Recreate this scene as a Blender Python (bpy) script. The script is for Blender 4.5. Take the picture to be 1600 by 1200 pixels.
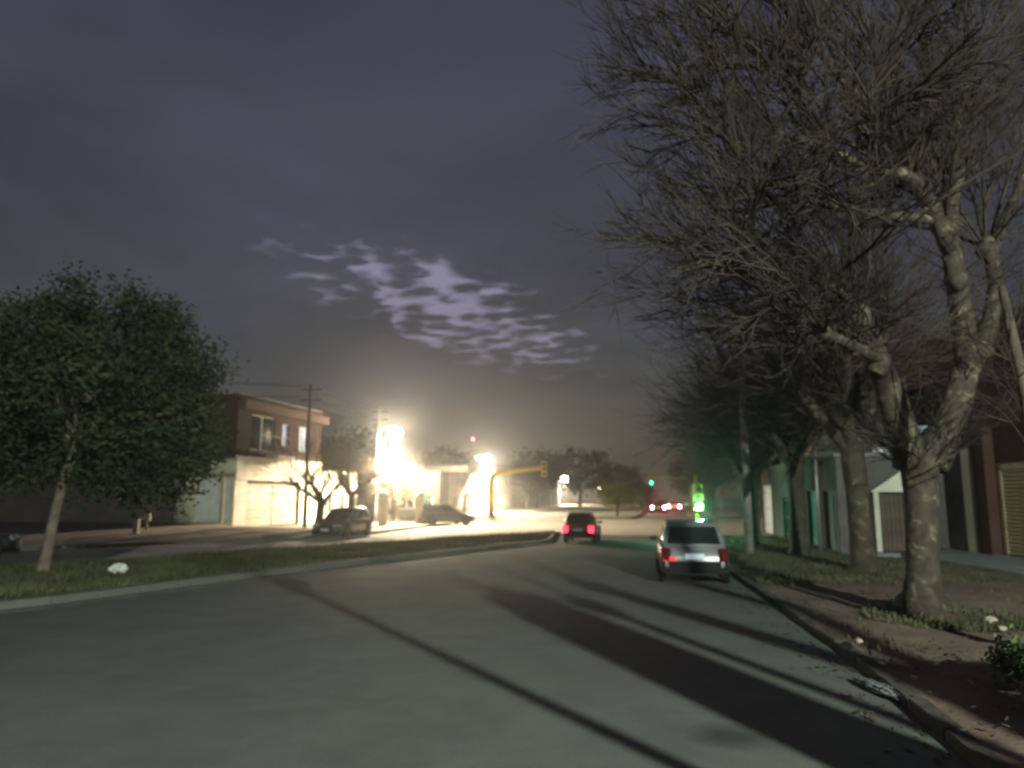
import bpy, math, random
from mathutils import Vector, Matrix
R = math.radians
rnd = random.Random(7)

for o in list(bpy.data.objects):
    bpy.data.objects.remove(o)
scene = bpy.context.scene
col = scene.collection

# ------------------------------------------------------------------ camera
CAM_H = 2.1
PITCH = math.atan(175 / 1155.5)
cd = bpy.data.cameras.new('camera')
cd.lens = 26.0
cd.sensor_width = 36.0
cd.clip_end = 3000
cd.dof.use_dof = True
cd.dof.focus_distance = 3.4
cd.dof.aperture_fstop = 1.5
cam = bpy.data.objects.new('camera', cd)
cam.location = (0, 0, CAM_H)
cam.rotation_euler = (R(90) + PITCH, 0, 0)
col.objects.link(cam)
scene.camera = cam

# ------------------------------------------------------------------ view / render
scene.view_settings.view_transform = 'Standard'
scene.view_settings.look = 'None'
scene.view_settings.exposure = 0.0
scene.view_settings.gamma = 1.0
scene.view_settings.use_curve_mapping = False
scene.render.engine = 'CYCLES'
scene.cycles.use_denoising = True
scene.cycles.max_bounces = 4
scene.cycles.diffuse_bounces = 2
scene.cycles.use_adaptive_sampling = True
scene.cycles.adaptive_threshold = 0.02
scene.cycles.volume_bounces = 0
scene.cycles.transparent_max_bounces = 8
scene.cycles.caustics_reflective = False
scene.cycles.caustics_refractive = False
scene.cycles.sample_clamp_indirect = 4.0

# ------------------------------------------------------------------ sky (dusk, cloud deck with a break in it)
def pix_dir(px, py):
    a = (px - 800) / 1155.5
    b = (600 - py) / 1155.5
    c, s = math.cos(PITCH), math.sin(PITCH)
    return Vector((a, c - b * s, s + b * c)).normalized()

world = bpy.data.worlds.new('World')
scene.world = world
world.use_nodes = True
world.cycles.sampling_method = 'MANUAL'
world.cycles.sample_map_resolution = 256
wt = world.node_tree
wt.nodes.clear()

def wn(t, **kw):
    n = wt.nodes.new(t)
    for k, v in kw.items():
        setattr(n, k, v)
    return n

def wl(a, b):
    wt.links.new(a, b)

def wmath(op, a, b=None, c=None, clamp=False):
    n = wn('ShaderNodeMath', operation=op)
    n.use_clamp = clamp
    for i, v in enumerate((a, b, c)):
        if v is None:
            continue
        if isinstance(v, (int, float)):
            n.inputs[i].default_value = v
        else:
            wl(v, n.inputs[i])
    return n.outputs[0]

def wvm(op, a, b):
    n = wn('ShaderNodeVectorMath', operation=op)
    for i, v in enumerate((a, b)):
        if isinstance(v, (tuple, Vector)):
            n.inputs[i].default_value = tuple(v)
        elif isinstance(v, (int, float)):
            n.inputs['Scale'].default_value = v
        else:
            wl(v, n.inputs[i] if op != 'SCALE' or i == 0 else n.inputs['Scale'])
    return n

def wmix(f, a, b, mode='MIX'):
    n = wn('ShaderNodeMix', data_type='RGBA', blend_type=mode)
    for key, v in ((0, f), (6, a), (7, b)):
        if isinstance(v, (int, float)):
            n.inputs[key].default_value = v
        elif isinstance(v, tuple):
            n.inputs[key].default_value = v
        else:
            wl(v, n.inputs[key])
    return n.outputs[2]

tc = wn('ShaderNodeTexCoord')
DIR = tc.outputs['Generated']
sep = wn('ShaderNodeSeparateXYZ')
wl(DIR, sep.inputs[0])
Z = sep.outputs[2]
sky = wn('ShaderNodeTexSky', sky_type='NISHITA')
sky.sun_disc = False
sky.sun_elevation = R(-3.0)
sky.sun_rotation = R(10)
ramp = wn('ShaderNodeValToRGB')
wl(Z, ramp.inputs[0])
el = ramp.color_ramp.elements
SKYRAMP = [(0.0, (0.098, 0.086, 0.062)), (0.09, (0.086, 0.083, 0.070)), (0.17, (0.060, 0.064, 0.069)),
           (0.30, (0.054, 0.055, 0.073)), (0.55, (0.048, 0.047, 0.073)), (1.0, (0.036, 0.035, 0.062))]
el[0].position, el[0].color = SKYRAMP[0][0], SKYRAMP[0][1] + (1,)
el[1].position, el[1].color = SKYRAMP[-1][0], SKYRAMP[-1][1] + (1,)
for p, c in SKYRAMP[1:-1]:
    e = el.new(p)
    e.color = c + (1,)
# cloud layer coordinates: direction projected on a flat cloud deck
zc = wmath('ADD', wmath('MAXIMUM', Z, 0.0), 0.16)
inv = wmath('DIVIDE', 1.0, zc)
deck = wvm('SCALE', DIR, 1.0)
wl(inv, deck.inputs['Scale'])
n1 = wn('ShaderNodeTexNoise')
n1.inputs['Scale'].default_value = 1.25
n1.inputs['Detail'].default_value = 6
n1.inputs['Roughness'].default_value = 0.55
n1.inputs['Distortion'].default_value = 0.4
wl(deck.outputs[0], n1.inputs['Vector'])
mr = wn('ShaderNodeMapRange')
mr.inputs[1].default_value = 0.33
mr.inputs[2].default_value = 0.68
mr.inputs[3].default_value = 0.72
mr.inputs[4].default_value = 1.26
wl(n1.outputs[0], mr.inputs[0])
skycol = wmix(1.0, ramp.outputs[0], mr.outputs[0], 'MULTIPLY')
# thin bluish windows in the deck
n3 = wn('ShaderNodeTexNoise')
n3.inputs['Scale'].default_value = 0.9
n3.inputs['Detail'].default_value = 5
n3.inputs['Distortion'].default_value = 0.3
off3 = wvm('ADD', deck.outputs[0], (3.7, 1.9, 5.1))
wl(off3.outputs[0], n3.inputs['Vector'])
thin = wn('ShaderNodeMapRange', interpolation_type='SMOOTHSTEP')
thin.inputs[1].default_value = 0.52
thin.inputs[2].default_value = 0.75
thin.inputs[4].default_value = 0.6
wl(n3.outputs[0], thin.inputs[0])
skycol = wmix(thin.outputs[0], skycol, (0.072, 0.072, 0.125, 1))
# the torn opening above the street
C0 = pix_dir(700, 478)
AX = (pix_dir(890, 545) - pix_dir(450, 398)).normalized()
BX = C0.cross(AX).normalized()
du = wvm('DOT_PRODUCT', DIR, AX).outputs['Value']
dv = wvm('DOT_PRODUCT', DIR, BX).outputs['Value']
fw = wvm('DOT_PRODUCT', DIR, C0).outputs['Value']
u = wmath('DIVIDE', wmath('SUBTRACT', du, C0.dot(AX)), 0.245)
v = wmath('DIVIDE', dv, 0.070)
rad = wmath('SQRT', wmath('ADD', wmath('MULTIPLY', u, u), wmath('MULTIPLY', v, v)))
hole = wn('ShaderNodeMapRange', interpolation_type='SMOOTHSTEP')
hole.inputs[1].default_value = 1.35
hole.inputs[2].default_value = 0.0
hole.inputs[3].default_value = 0.0
hole.inputs[4].default_value = 1.0
wl(rad, hole.inputs[0])
n2 = wn('ShaderNodeTexNoise')
n2.inputs['Scale'].default_value = 19.0
n2.inputs['Detail'].default_value = 5
n2.inputs['Roughness'].default_value = 0.45
n2.inputs['Distortion'].default_value = 0.55
n2v = wvm('MULTIPLY', deck.outputs[0], (0.75, 1.0, 1.7))
wl(n2v.outputs[0], n2.inputs['Vector'])
vor = wn('ShaderNodeTexVoronoi', feature='SMOOTH_F1')
vor.inputs['Scale'].default_value = 15.0
vor.inputs['Smoothness'].default_value = 0.35
vdist = wvm('SCALE', n2.outputs[1], 0.07)
vin = wvm('ADD', n2v.outputs[0], (0, 0, 0))
wl(vdist.outputs[0], vin.inputs[1])
wl(vin.outputs[0], vor.inputs['Vector'])
veins = wmath('MULTIPLY', vor.outputs['Distance'], 0.62)
shred = wmath('ADD', wmath('ADD', wmath('MULTIPLY', n2.outputs[0], 0.55), veins), wmath('MULTIPLY', hole.outputs[0], 0.34))
gap = wn('ShaderNodeMapRange', interpolation_type='SMOOTHSTEP')
gap.inputs[1].default_value = 0.735
gap.inputs[2].default_value = 1.06
wl(shred, gap.inputs[0])
front = wmath('GREATER_THAN', fw, 0.0)
keep = wn('ShaderNodeMapRange', interpolation_type='SMOOTHSTEP')
keep.inputs[1].default_value = 0.02
keep.inputs[2].default_value = 0.45
wl(hole.outputs[0], keep.inputs[0])
gapf = wmath('MULTIPLY', wmath('MULTIPLY', gap.outputs[0], front), keep.outputs[0])
GAPCOL = (0.28, 0.26, 0.38, 1)
skycol = wmix(gapf, skycol, GAPCOL)
bg1 = wn('ShaderNodeBackground')
wl(skycol, bg1.inputs[0])
bg1.inputs[1].default_value = 1.0
bg2 = wn('ShaderNodeBackground')
wl(sky.outputs[0], bg2.inputs[0])
bg2.inputs[1].default_value = 0.05
add = wn('ShaderNodeAddShader')
wl(bg1.outputs[0], add.inputs[0])
wl(bg2.outputs[0], add.inputs[1])
wo = wn('ShaderNodeOutputWorld')
wl(add.outputs[0], wo.inputs[0])

# lamp power (watts) used by the street lamp builder
WARM = (1.0, 0.81, 0.53)
COOL = (0.86, 1.0, 0.84)

# ------------------------------------------------------------------ geometry helpers
def at(px, py, Y):
    d = pix_dir(px, py)
    t = Y / d.y
    return Vector((d.x * t, Y, CAM_H + d.z * t))

def G(px, py, z=0.0):
    d = pix_dir(px, py)
    t = (z - CAM_H) / d.z
    return Vector((d.x * t, d.y * t, z))

class MB:
    def __init__(self):
        self.v, self.f, self.m = [], [], []
    def add(self, vs, fs, mi=0):
        b = len(self.v)
        self.v.extend(tuple(p) for p in vs)
        self.f.extend(tuple(i + b for i in f) for f in fs)
        self.m.extend([mi] * len(fs))
        return self
    def box(self, x0, x1, y0, y1, z0, z1, M=None):
        vs = [Vector(p) for p in ((x0, y0, z0), (x1, y0, z0), (x1, y1, z0), (x0, y1, z0),
                                  (x0, y0, z1), (x1, y0, z1), (x1, y1, z1), (x0, y1, z1))]
        if M is not None:
            vs = [M @ p for p in vs]
        return self.add(vs, [(0, 3, 2, 1), (4, 5, 6, 7), (0, 1, 5, 4), (1, 2, 6, 5), (2, 3, 7, 6), (3, 0, 4, 7)])
    def bbox(self, x0, x1, y0, y1, z0, z1, b=0.01):
        # box with chamfered edges
        vs, fs = [], []
        xs, ys, zs = (x0, x1), (y0, y1), (z0, z1)
        idx = {}
        for i in range(2):
            for j in range(2):
                for k in range(2):
                    sx, sy, sz = (1, -1)[i], (1, -1)[j], (1, -1)[k]
                    for a in range(3):
                        p = [xs[i] + sx * b, ys[j] + sy * b, zs[k] + sz * b]
                        p[a] = (xs[i], ys[j], zs[k])[a]
                        idx[(i, j, k, a)] = len(vs)
                        vs.append(p)
        def q(*ks):
            fs.append(tuple(idx[k] for k in ks))
        for s in range(2):
            q((s, 0, 0, 0), (s, 1, 0, 0), (s, 1, 1, 0), (s, 0, 1, 0))
            q((0, s, 0, 1), (1, s, 0, 1), (1, s, 1, 1), (0, s, 1, 1))
            q((0, 0, s, 2), (1, 0, s, 2), (1, 1, s, 2), (0, 1, s, 2))
        for i in range(2):
            for j in range(2):
                q((i, j, 0, 0), (i, j, 1, 0), (i, j, 1, 1), (i, j, 0, 1))
                q((i, 0, j, 0), (i, 1, j, 0), (i, 1, j, 2), (i, 0, j, 2))
                q((0, i, j, 1), (1, i, j, 1), (1, i, j, 2), (0, i, j, 2))
                for k in range(2):
                    fs.append((idx[(i, j, k, 0)], idx[(i, j, k, 1)], idx[(i, j, k, 2)]))
        return self.add(vs, fs)
    def tube(self, pts, rads, n=6, cap=True, wob=0.0, rg=None):
        pts = [Vector(p) for p in pts]
        t = (pts[1] - pts[0]).normalized()
        a = t.orthogonal().normalized()
        vs, fs = [], []
        for i, p in enumerate(pts):
            t2 = (pts[min(i + 1, len(pts) - 1)] - pts[max(i - 1, 0)]).normalized()
            a = (a - t2 * a.dot(t2))
            if a.length < 1e-5:
                a = t2.orthogonal()
            a.normalize()
            b = t2.cross(a)
            for k in range(n):
                an = 2 * math.pi * k / n
                r = rads[i]
                if wob:
                    r *= 1 + wob * (rg.random() - 0.5)
                vs.append(p + a * (math.cos(an) * r) + b * (math.sin(an) * r))
        for i in range(len(pts) - 1):
            for k in range(n):
                k2 = (k + 1) % n
                fs.append((i * n + k, i * n + k2, (i + 1) * n + k2, (i + 1) * n + k))
        if cap:
            fs.append(tuple(range(n - 1, -1, -1)))
            fs.append(tuple((len(pts) - 1) * n + k for k in range(n)))
        return self.add(vs, fs)
    def lathe(self, prof, n=16, M=None):
        # prof: (r, z) list around z axis
        vs, fs = [], []
        for r, z in prof:
            for k in range(n):
                an = 2 * math.pi * k / n
                p = Vector((r * math.cos(an), r * math.sin(an), z))
                vs.append(M @ p if M is not None else p)
        for i in range(len(prof) - 1):
            for k in range(n):
                k2 = (k + 1) % n
                fs.append((i * n + k, i * n + k2, (i + 1) * n + k2, (i + 1) * n + k))
        fs.append(tuple(range(n - 1, -1, -1)))
        fs.append(tuple((len(prof) - 1) * n + k for k in range(n)))
        return self.add(vs, fs)
    def prism(self, poly, z0, z1):
        n = len(poly)
        vs = [(p[0], p[1], z0) for p in poly] + [(p[0], p[1], z1) for p in poly]
        fs = [tuple(range(n - 1, -1, -1)), tuple(range(n, 2 * n))]
        fs += [(i, (i + 1) % n, n + (i + 1) % n, n + i) for i in range(n)]
        return self.add(vs, fs)
    def loft(self, rings, closed=True, caps=True):
        n = len(rings[0])
        vs = [p for r in rings for p in r]
        fs = []
        for i in range(len(rings) - 1):
            for k in range(n if closed else n - 1):
                k2 = (k + 1) % n
                fs.append((i * n + k, i * n + k2, (i + 1) * n + k2, (i + 1) * n + k))
        if caps:
            fs.append(tuple(range(n - 1, -1, -1)))
            fs.append(tuple((len(rings) - 1) * n + k for k in range(n)))
        return self.add(vs, fs)
    def mesh(self, name, mat, smooth=False):
        me = bpy.data.meshes.new(name)
        me.from_pydata([tuple(p) for p in self.v], [], self.f)
        if mat is not None:
            me.materials.append(mat)
        if smooth:
            me.polygons.foreach_set('use_smooth', [True] * len(me.polygons))
        me.update()
        return me
    def build(self, name, mat, parent=None, smooth=False, fixn=False):
        me = self.mesh(name, mat, smooth)
        if fixn:
            import bmesh
            bm = bmesh.new()
            bm.from_mesh(me)
            bmesh.ops.recalc_face_normals(bm, faces=bm.faces)
            bm.to_mesh(me)
            bm.free()
        o = bpy.data.objects.new(name, me)
        col.objects.link(o)
        if parent is not None:
            o.parent = parent
        return o

def tag(o, label=None, cat=None, group=None, kind=None):
    if label:
        o['label'] = label
    if cat:
        o['category'] = cat
    if group:
        o['group'] = group
    if kind:
        o['kind'] = kind
    return o

def empty(name, loc=(0, 0, 0), rz=0.0, label=None, cat=None, group=None):
    o = bpy.data.objects.new(name, None)
    o.location = loc
    o.rotation_euler = (0, 0, rz)
    o.empty_display_size = 0.3
    col.objects.link(o)
    return tag(o, label, cat, group)

def copy_tree(o, parent=None):
    c = o.copy()
    col.objects.link(c)
    c.parent = parent
    for ch in list(o.children):
        copy_tree(ch, c)
    return c

def inst(name, mesh, parent, loc=(0, 0, 0), rz=0.0, scale=(1, 1, 1)):
    o = bpy.data.objects.new(name, mesh)
    col.objects.link(o)
    o.parent = parent
    o.location = loc
    o.rotation_euler = (0, 0, rz)
    o.scale = scale
    return o

# ------------------------------------------------------------------ materials
def mat(name, color, rough=0.8, metal=0.0, var=0.25, scale=3.0, bump=0.0, bscale=None, color2=None, spec=0.5,
        emit=None, estr=0.0, coat=0.0, coord='Object', detail=5):
    m = bpy.data.materials.new(name)
    m.use_nodes = True
    nt = m.node_tree
    b = nt.nodes['Principled BSDF']
    b.inputs['Roughness'].default_value = rough
    b.inputs['Metallic'].default_value = metal
    b.inputs['Specular IOR Level'].default_value = spec
    if coat:
        b.inputs['Coat Weight'].default_value = coat
        b.inputs['Coat Roughness'].default_value = 0.08
    t = nt.nodes.new('ShaderNodeTexCoord')
    n = nt.nodes.new('ShaderNodeTexNoise')
    n.inputs['Scale'].default_value = scale
    n.inputs['Detail'].default_value = detail
    n.inputs['Roughness'].default_value = 0.6
    nt.links.new(t.outputs[coord], n.inputs['Vector'])
    r = nt.nodes.new('ShaderNodeValToRGB')
    c1 = tuple(min(1, c * (1 - var)) for c in color)
    c2 = color2 if color2 else tuple(min(1, c * (1 + var)) for c in color)
    r.color_ramp.elements[0].position = 0.33
    r.color_ramp.elements[1].position = 0.67
    r.color_ramp.elements[0].color = c1 + (1,)
    r.color_ramp.elements[1].color = c2 + (1,)
    nt.links.new(n.outputs[0], r.inputs[0])
    nt.links.new(r.outputs[0], b.inputs['Base Color'])
    if bump:
        n2 = nt.nodes.new('ShaderNodeTexNoise')
        n2.inputs['Scale'].default_value = bscale or scale * 6
        n2.inputs['Detail'].default_value = 4
        nt.links.new(t.outputs[coord], n2.inputs['Vector'])
        bp = nt.nodes.new('ShaderNodeBump')
        bp.inputs['Strength'].default_value = bump
        bp.inputs['Distance'].default_value = 0.02
        nt.links.new(n2.outputs[0], bp.inputs['Height'])
        nt.links.new(bp.outputs[0], b.inputs['Normal'])
    if emit:
        b.inputs['Emission Color'].default_value = emit + (1,)
        b.inputs['Emission Strength'].default_value = estr
    return m

def asphalt_material():
    m = bpy.data.materials.new('asphalt')
    m.use_nodes = True
    nt = m.node_tree
    N, L = nt.nodes, nt.links
    b = N['Principled BSDF']
    t = N.new('ShaderNodeTexCoord')
    def noise(s, d=5, ro=0.6, dist=0.0):
        n = N.new('ShaderNodeTexNoise')
        n.inputs['Scale'].default_value = s
        n.inputs['Detail'].default_value = d
        n.inputs['Roughness'].default_value = ro
        n.inputs['Distortion'].default_value = dist
        L.new(t.outputs['Object'], n.inputs['Vector'])
        return n
    def rng(src, a, bb, c, d):
        r = N.new('ShaderNodeMapRange')
        for i, val in enumerate((a, bb, c, d)):
            r.inputs[i + 1].default_value = val
        L.new(src, r.inputs[0])
        return r.outputs[0]
    def mul(a, bb):
        n = N.new('ShaderNodeMath')
        n.operation = 'MULTIPLY'
        L.new(a, n.inputs[0])
        if isinstance(bb, float):
            n.inputs[1].default_value = bb
        else:
            L.new(bb, n.inputs[1])
        return n.outputs[0]
    big = rng(noise(0.16, 4, 0.55, 0.5).outputs[0], 0.3, 0.7, 0.88, 1.10)
    mid = rng(noise(1.1, 6, 0.65, 0.6).outputs[0], 0.3, 0.7, 0.84, 1.14)
    fine = rng(noise(75, 4, 0.8).outputs[0], 0.3, 0.7, 0.60, 1.40)
    val = mul(mul(big, mid), fine)
    # oil stain near the right lane
    sp = G(1140, 1150)
    vm = N.new('ShaderNodeVectorMath')
    vm.operation = 'DISTANCE'
    sc = N.new('ShaderNodeVectorMath')
    sc.operation = 'ADD'
    n4 = noise(3.0, 4)
    s4 = N.new('ShaderNodeVectorMath')
    s4.operation = 'SCALE'
    s4.inputs['Scale'].default_value = 0.25
    L.new(n4.outputs[1], s4.inputs[0])
    L.new(t.outputs['Object'], sc.inputs[0])
    L.new(s4.outputs[0], sc.inputs[1])
    L.new(sc.outputs[0], vm.inputs[0])
    vm.inputs[1].default_value = (sp.x + 0.12, sp.y + 0.12, 0.12)
    st = rng(vm.outputs['Value'], 0.12, 0.42, 0.42, 1.0)
    val = mul(val, st)
    cr = N.new('ShaderNodeMix')
    cr.data_type = 'RGBA'
    cr.blend_type = 'MULTIPLY'
    cr.inputs[0].default_value = 1.0
    cr.inputs[6].default_value = (0.118, 0.122, 0.110, 1)
    L.new(val, cr.inputs[7])
    L.new(cr.outputs[2], b.inputs['Base Color'])
    rr = rng(noise(0.7, 5).outputs[0], 0.3, 0.7, 0.78, 0.88)
    L.new(rr, b.inputs['Roughness'])
    b.inputs['Specular IOR Level'].default_value = 0.25
    bp = N.new('ShaderNodeBump')
    bp.inputs['Strength'].default_value = 0.45
    bp.inputs['Distance'].default_value = 0.012
    L.new(noise(70, 3, 0.7).outputs[0], bp.inputs['Height'])
    L.new(bp.outputs[0], b.inputs['Normal'])
    return m

def bark_material():
    m = bpy.data.materials.new('plane_bark')
    m.use_nodes = True
    nt = m.node_tree
    N, L = nt.nodes, nt.links
    b = N['Principled BSDF']
    b.inputs['Roughness'].default_value = 0.85
    t = N.new('ShaderNodeTexCoord')
    n = N.new('ShaderNodeTexNoise')
    n.inputs['Scale'].default_value = 4.5
    n.inputs['Detail'].default_value = 5
    n.inputs['Distortion'].default_value = 0.8
    L.new(t.outputs['Object'], n.inputs['Vector'])
    r = N.new('ShaderNodeValToRGB')
    e = r.color_ramp.elements
    e[0].position, e[0].color = 0.36, (0.032, 0.023, 0.017, 1)
    e[1].position, e[1].color = 0.70, (0.19, 0.155, 0.10, 1)
    a = e.new(0.50)
    a.color = (0.052, 0.039, 0.029, 1)
    a = e.new(0.60)
    a.color = (0.068, 0.053, 0.038, 1)
    L.new(n.outputs[0], r.inputs[0])
    L.new(r.outputs[0], b.inputs['Base Color'])
    n2 = N.new('ShaderNodeTexNoise')
    n2.inputs['Scale'].default_value = 14
    n2.inputs['Detail'].default_value = 5
    L.new(t.outputs['Object'], n2.inputs['Vector'])
    bp = N.new('ShaderNodeBump')
    bp.inputs['Strength'].default_value = 0.6
    bp.inputs['Distance'].default_value = 0.03
    L.new(n2.outputs[0], bp.inputs['Height'])
    L.new(bp.outputs[0], b.inputs['Normal'])
    return m

M = {}
M['asphalt'] = asphalt_material()
M['bark'] = bark_material()
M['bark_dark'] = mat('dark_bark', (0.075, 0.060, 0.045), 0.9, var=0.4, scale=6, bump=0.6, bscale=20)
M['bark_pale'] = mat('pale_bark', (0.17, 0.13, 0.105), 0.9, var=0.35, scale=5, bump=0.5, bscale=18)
M['twig'] = mat('twig', (0.031, 0.021, 0.015), 0.85, var=0.4, scale=2.5)
M['twig_far'] = mat('twig_far', (0.050, 0.029, 0.021), 0.85, var=0.4, scale=2.0)
M['twig_lit'] = mat('twig_lit', (0.20, 0.155, 0.10), 0.85, var=0.35, scale=2.0)  # twig colour lightened so the left crowns look lamplit
M['twig_lamplit'] = mat('twig_lamplit', (0.24, 0.20, 0.15), 0.85, var=0.3, scale=2.0)  # palest twig copy, lamplight on the crown put into its colour
M['leaf'] = mat('leaf', (0.022, 0.032, 0.016), 0.75, var=0.5, scale=0.9, color2=(0.046, 0.060, 0.028), spec=0.2)
M['leaf_bush'] = mat('bush_leaf', (0.10, 0.14, 0.055), 0.55, var=0.4, scale=3.0)
M['leaf_lamplit'] = mat('leaf_lamplit', (0.20, 0.26, 0.03), 0.6, var=0.35, scale=2.0)  # lamplight on the median tree put into this bright leaf colour
M['leaf_dark'] = mat('leaf_dark', (0.040, 0.052, 0.026), 0.7, var=0.4, scale=1.2)
M['grass'] = mat('grass', (0.050, 0.062, 0.024), 0.8, var=0.45, scale=0.6, color2=(0.105, 0.105, 0.045))
M['turf'] = mat('turf_soil', (0.070, 0.080, 0.034), 0.95, var=0.4, scale=1.0, bump=0.8, bscale=25)
M['earth'] = mat('earth', (0.150, 0.088, 0.068), 0.95, var=0.35, scale=0.9, bump=0.9, bscale=16, color2=(0.20, 0.135, 0.10))
M['ground'] = mat('far_ground', (0.10, 0.085, 0.06), 0.95, var=0.3, scale=0.1)
M['kerb'] = mat('worn_kerb', (0.135, 0.135, 0.115), 0.9, var=0.35, scale=0.7, bump=0.5, bscale=40)
M['kerb_dirty'] = mat('earthy_kerb', (0.050, 0.037, 0.029), 0.95, var=0.4, scale=1.6, color2=(0.115, 0.098, 0.080), bump=0.7, bscale=30)
M['concrete'] = mat('kerb_concrete', (0.24, 0.235, 0.20), 0.9, var=0.25, scale=2.5, bump=0.5, bscale=40)
M['gutter'] = mat('gutter_concrete', (0.16, 0.16, 0.135), 0.9, var=0.3, scale=1.2, bump=0.5, bscale=40)
M['pave'] = mat('pavement', (0.20, 0.165, 0.135), 0.9, var=0.3, scale=0.8, bump=0.4, bscale=20)
M['roadpale'] = mat('pale_road', (0.42, 0.385, 0.32), 0.9, var=0.15, scale=0.4, bump=0.3, bscale=30)  # paler road sheet over the crossing and left carriageway
M['slabgrey'] = mat('step_slab', (0.22, 0.22, 0.22), 0.85, var=0.2, scale=2)
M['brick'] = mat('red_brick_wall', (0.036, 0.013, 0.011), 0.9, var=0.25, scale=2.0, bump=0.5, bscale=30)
M['fascia'] = mat('pink_fascia', (0.10, 0.052, 0.045), 0.85, var=0.15, scale=2.0)
M['white'] = mat('white_render', (0.62, 0.58, 0.50), 0.85, var=0.22, scale=0.9, bump=0.2, bscale=30)
M['cream'] = mat('cream_render', (0.55, 0.50, 0.36), 0.85, var=0.15, scale=1.2, bump=0.2, bscale=30)
M['greyrender'] = mat('grey_render', (0.13, 0.125, 0.105), 0.88, var=0.2, scale=1.0, bump=0.2, bscale=30)
M['darkrender'] = mat('dark_render', (0.12, 0.11, 0.105), 0.9, var=0.25, scale=0.8, bump=0.2, bscale=30)
M['brownrender'] = mat('brown_render', (0.055, 0.025, 0.019), 0.9, var=0.25, scale=0.8, bump=0.3, bscale=20)
M['bluewall'] = mat('pale_blue_render', (0.26, 0.30, 0.315), 0.85, var=0.12, scale=1.5)
M['greenwood'] = mat('green_door', (0.03, 0.10, 0.08), 0.6, var=0.2, scale=3)
M['roof'] = mat('roof_felt', (0.10, 0.09, 0.085), 0.95, var=0.25, scale=1.5)
M['tile'] = mat('roof_tile', (0.20, 0.075, 0.045), 0.9, var=0.3, scale=3)
M['wood'] = mat('dark_wood', (0.075, 0.045, 0.030), 0.65, var=0.35, scale=4)
M['shutter'] = mat('shutter_metal', (0.46, 0.37, 0.24), 0.55, metal=0.0, var=0.2, scale=3)
M['garage'] = mat('garage_metal', (0.40, 0.37, 0.30), 0.6, var=0.08, scale=2)
M['frame'] = mat('white_frame', (0.60, 0.60, 0.57), 0.6, var=0.08, scale=3)
M['iron'] = mat('black_iron', (0.025, 0.025, 0.025), 0.55, metal=0.3, var=0.3, scale=8)
M['glass'] = mat('dark_glass', (0.012, 0.014, 0.016), 0.06, var=0.2, scale=1, spec=0.8)
M['carglass'] = mat('car_glass', (0.015, 0.020, 0.020), 0.04, var=0.1, scale=1, spec=0.9)
M['litwin'] = mat('lit_blind', (0.6, 0.65, 0.7), 0.7, var=0.1, scale=3, emit=(0.75, 0.88, 1.0), estr=0.55)
M['litdoor'] = mat('lit_doorway', (0.7, 0.68, 0.6), 0.7, var=0.1, scale=2, emit=(1.0, 0.93, 0.78), estr=1.1)
M['glowgreen'] = mat('green_glow_panel', (0.2, 0.5, 0.4), 0.4, var=0.6, scale=9, emit=(0.30, 0.75, 0.60), estr=0.14)  # green light at the door put into the panel as its own glow
M['pole'] = mat('concrete_pole', (0.30, 0.28, 0.25), 0.9, var=0.2, scale=2, bump=0.3)
M['woodpole'] = mat('wood_pole', (0.10, 0.075, 0.06), 0.9, var=0.3, scale=4, bump=0.3)
M['steel'] = mat('galvanised_steel', (0.36, 0.36, 0.35), 0.5, metal=0.6, var=0.15, scale=6)
M['yellow'] = mat('signal_yellow', (0.88, 0.60, 0.035), 0.5, var=0.12, scale=5)
M['wire'] = mat('wire', (0.02, 0.02, 0.02), 0.7, var=0.1, scale=1)
M['lampglass'] = mat('lamp_glass', (0.9, 0.85, 0.7), 0.3, var=0.02, scale=1, emit=(1.0, 0.85, 0.60), estr=480.0)
M['lampglass_far'] = mat('lamp_glass_far', (0.9, 0.85, 0.7), 0.3, var=0.02, scale=1, emit=(1.0, 0.86, 0.62), estr=60.0)
M['lampglass_cool'] = mat('lamp_glass_cool', (0.9, 0.9, 0.85), 0.3, var=0.02, scale=1, emit=(0.86, 1.0, 0.84), estr=60.0)
M['sig_green'] = mat('signal_green', (0.1, 0.6, 0.4), 0.3, var=0.02, scale=1, emit=(0.04, 1.0, 0.46), estr=60.0)
M['sig_green_far'] = mat('signal_green_far', (0.1, 0.6, 0.4), 0.3, var=0.02, scale=1, emit=(0.03, 1.0, 0.55), estr=30.0)
M['sig_off'] = mat('signal_off', (0.05, 0.02, 0.015), 0.25, var=0.1, scale=1)
M['sig_red'] = mat('beacon_red', (0.6, 0.05, 0.05), 0.3, var=0.02, scale=1, emit=(1.0, 0.08, 0.10), estr=45.0)
M['tail_on'] = mat('tail_light_on', (0.6, 0.03, 0.03), 0.3, var=0.02, scale=1, emit=(1.0, 0.04, 0.08), estr=4.0)
M['tail_far'] = mat('tail_light_far', (0.6, 0.03, 0.03), 0.3, var=0.02, scale=1, emit=(1.0, 0.13, 0.15), estr=220.0)
M['tail_dim'] = mat('tail_light_dim', (0.5, 0.03, 0.03), 0.3, var=0.02, scale=1, emit=(1.0, 0.06, 0.12), estr=0.9)
M['tail_off'] = mat('tail_light_off', (0.085, 0.008, 0.010), 0.2, var=0.1, scale=3)
M['head_off'] = mat('head_light_off', (0.35, 0.36, 0.36), 0.15, var=0.1, scale=3, spec=0.8)
M['head_on'] = mat('head_light_on', (0.9, 0.9, 0.8), 0.2, var=0.02, scale=1, emit=(1.0, 0.93, 0.80), estr=60.0)
M['plate'] = mat('number_plate', (0.62, 0.68, 0.78), 0.4, var=0.05, scale=6, emit=(0.75, 0.85, 1.0), estr=0.35)  # brightness of the lit plate put in as its own emission
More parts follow.
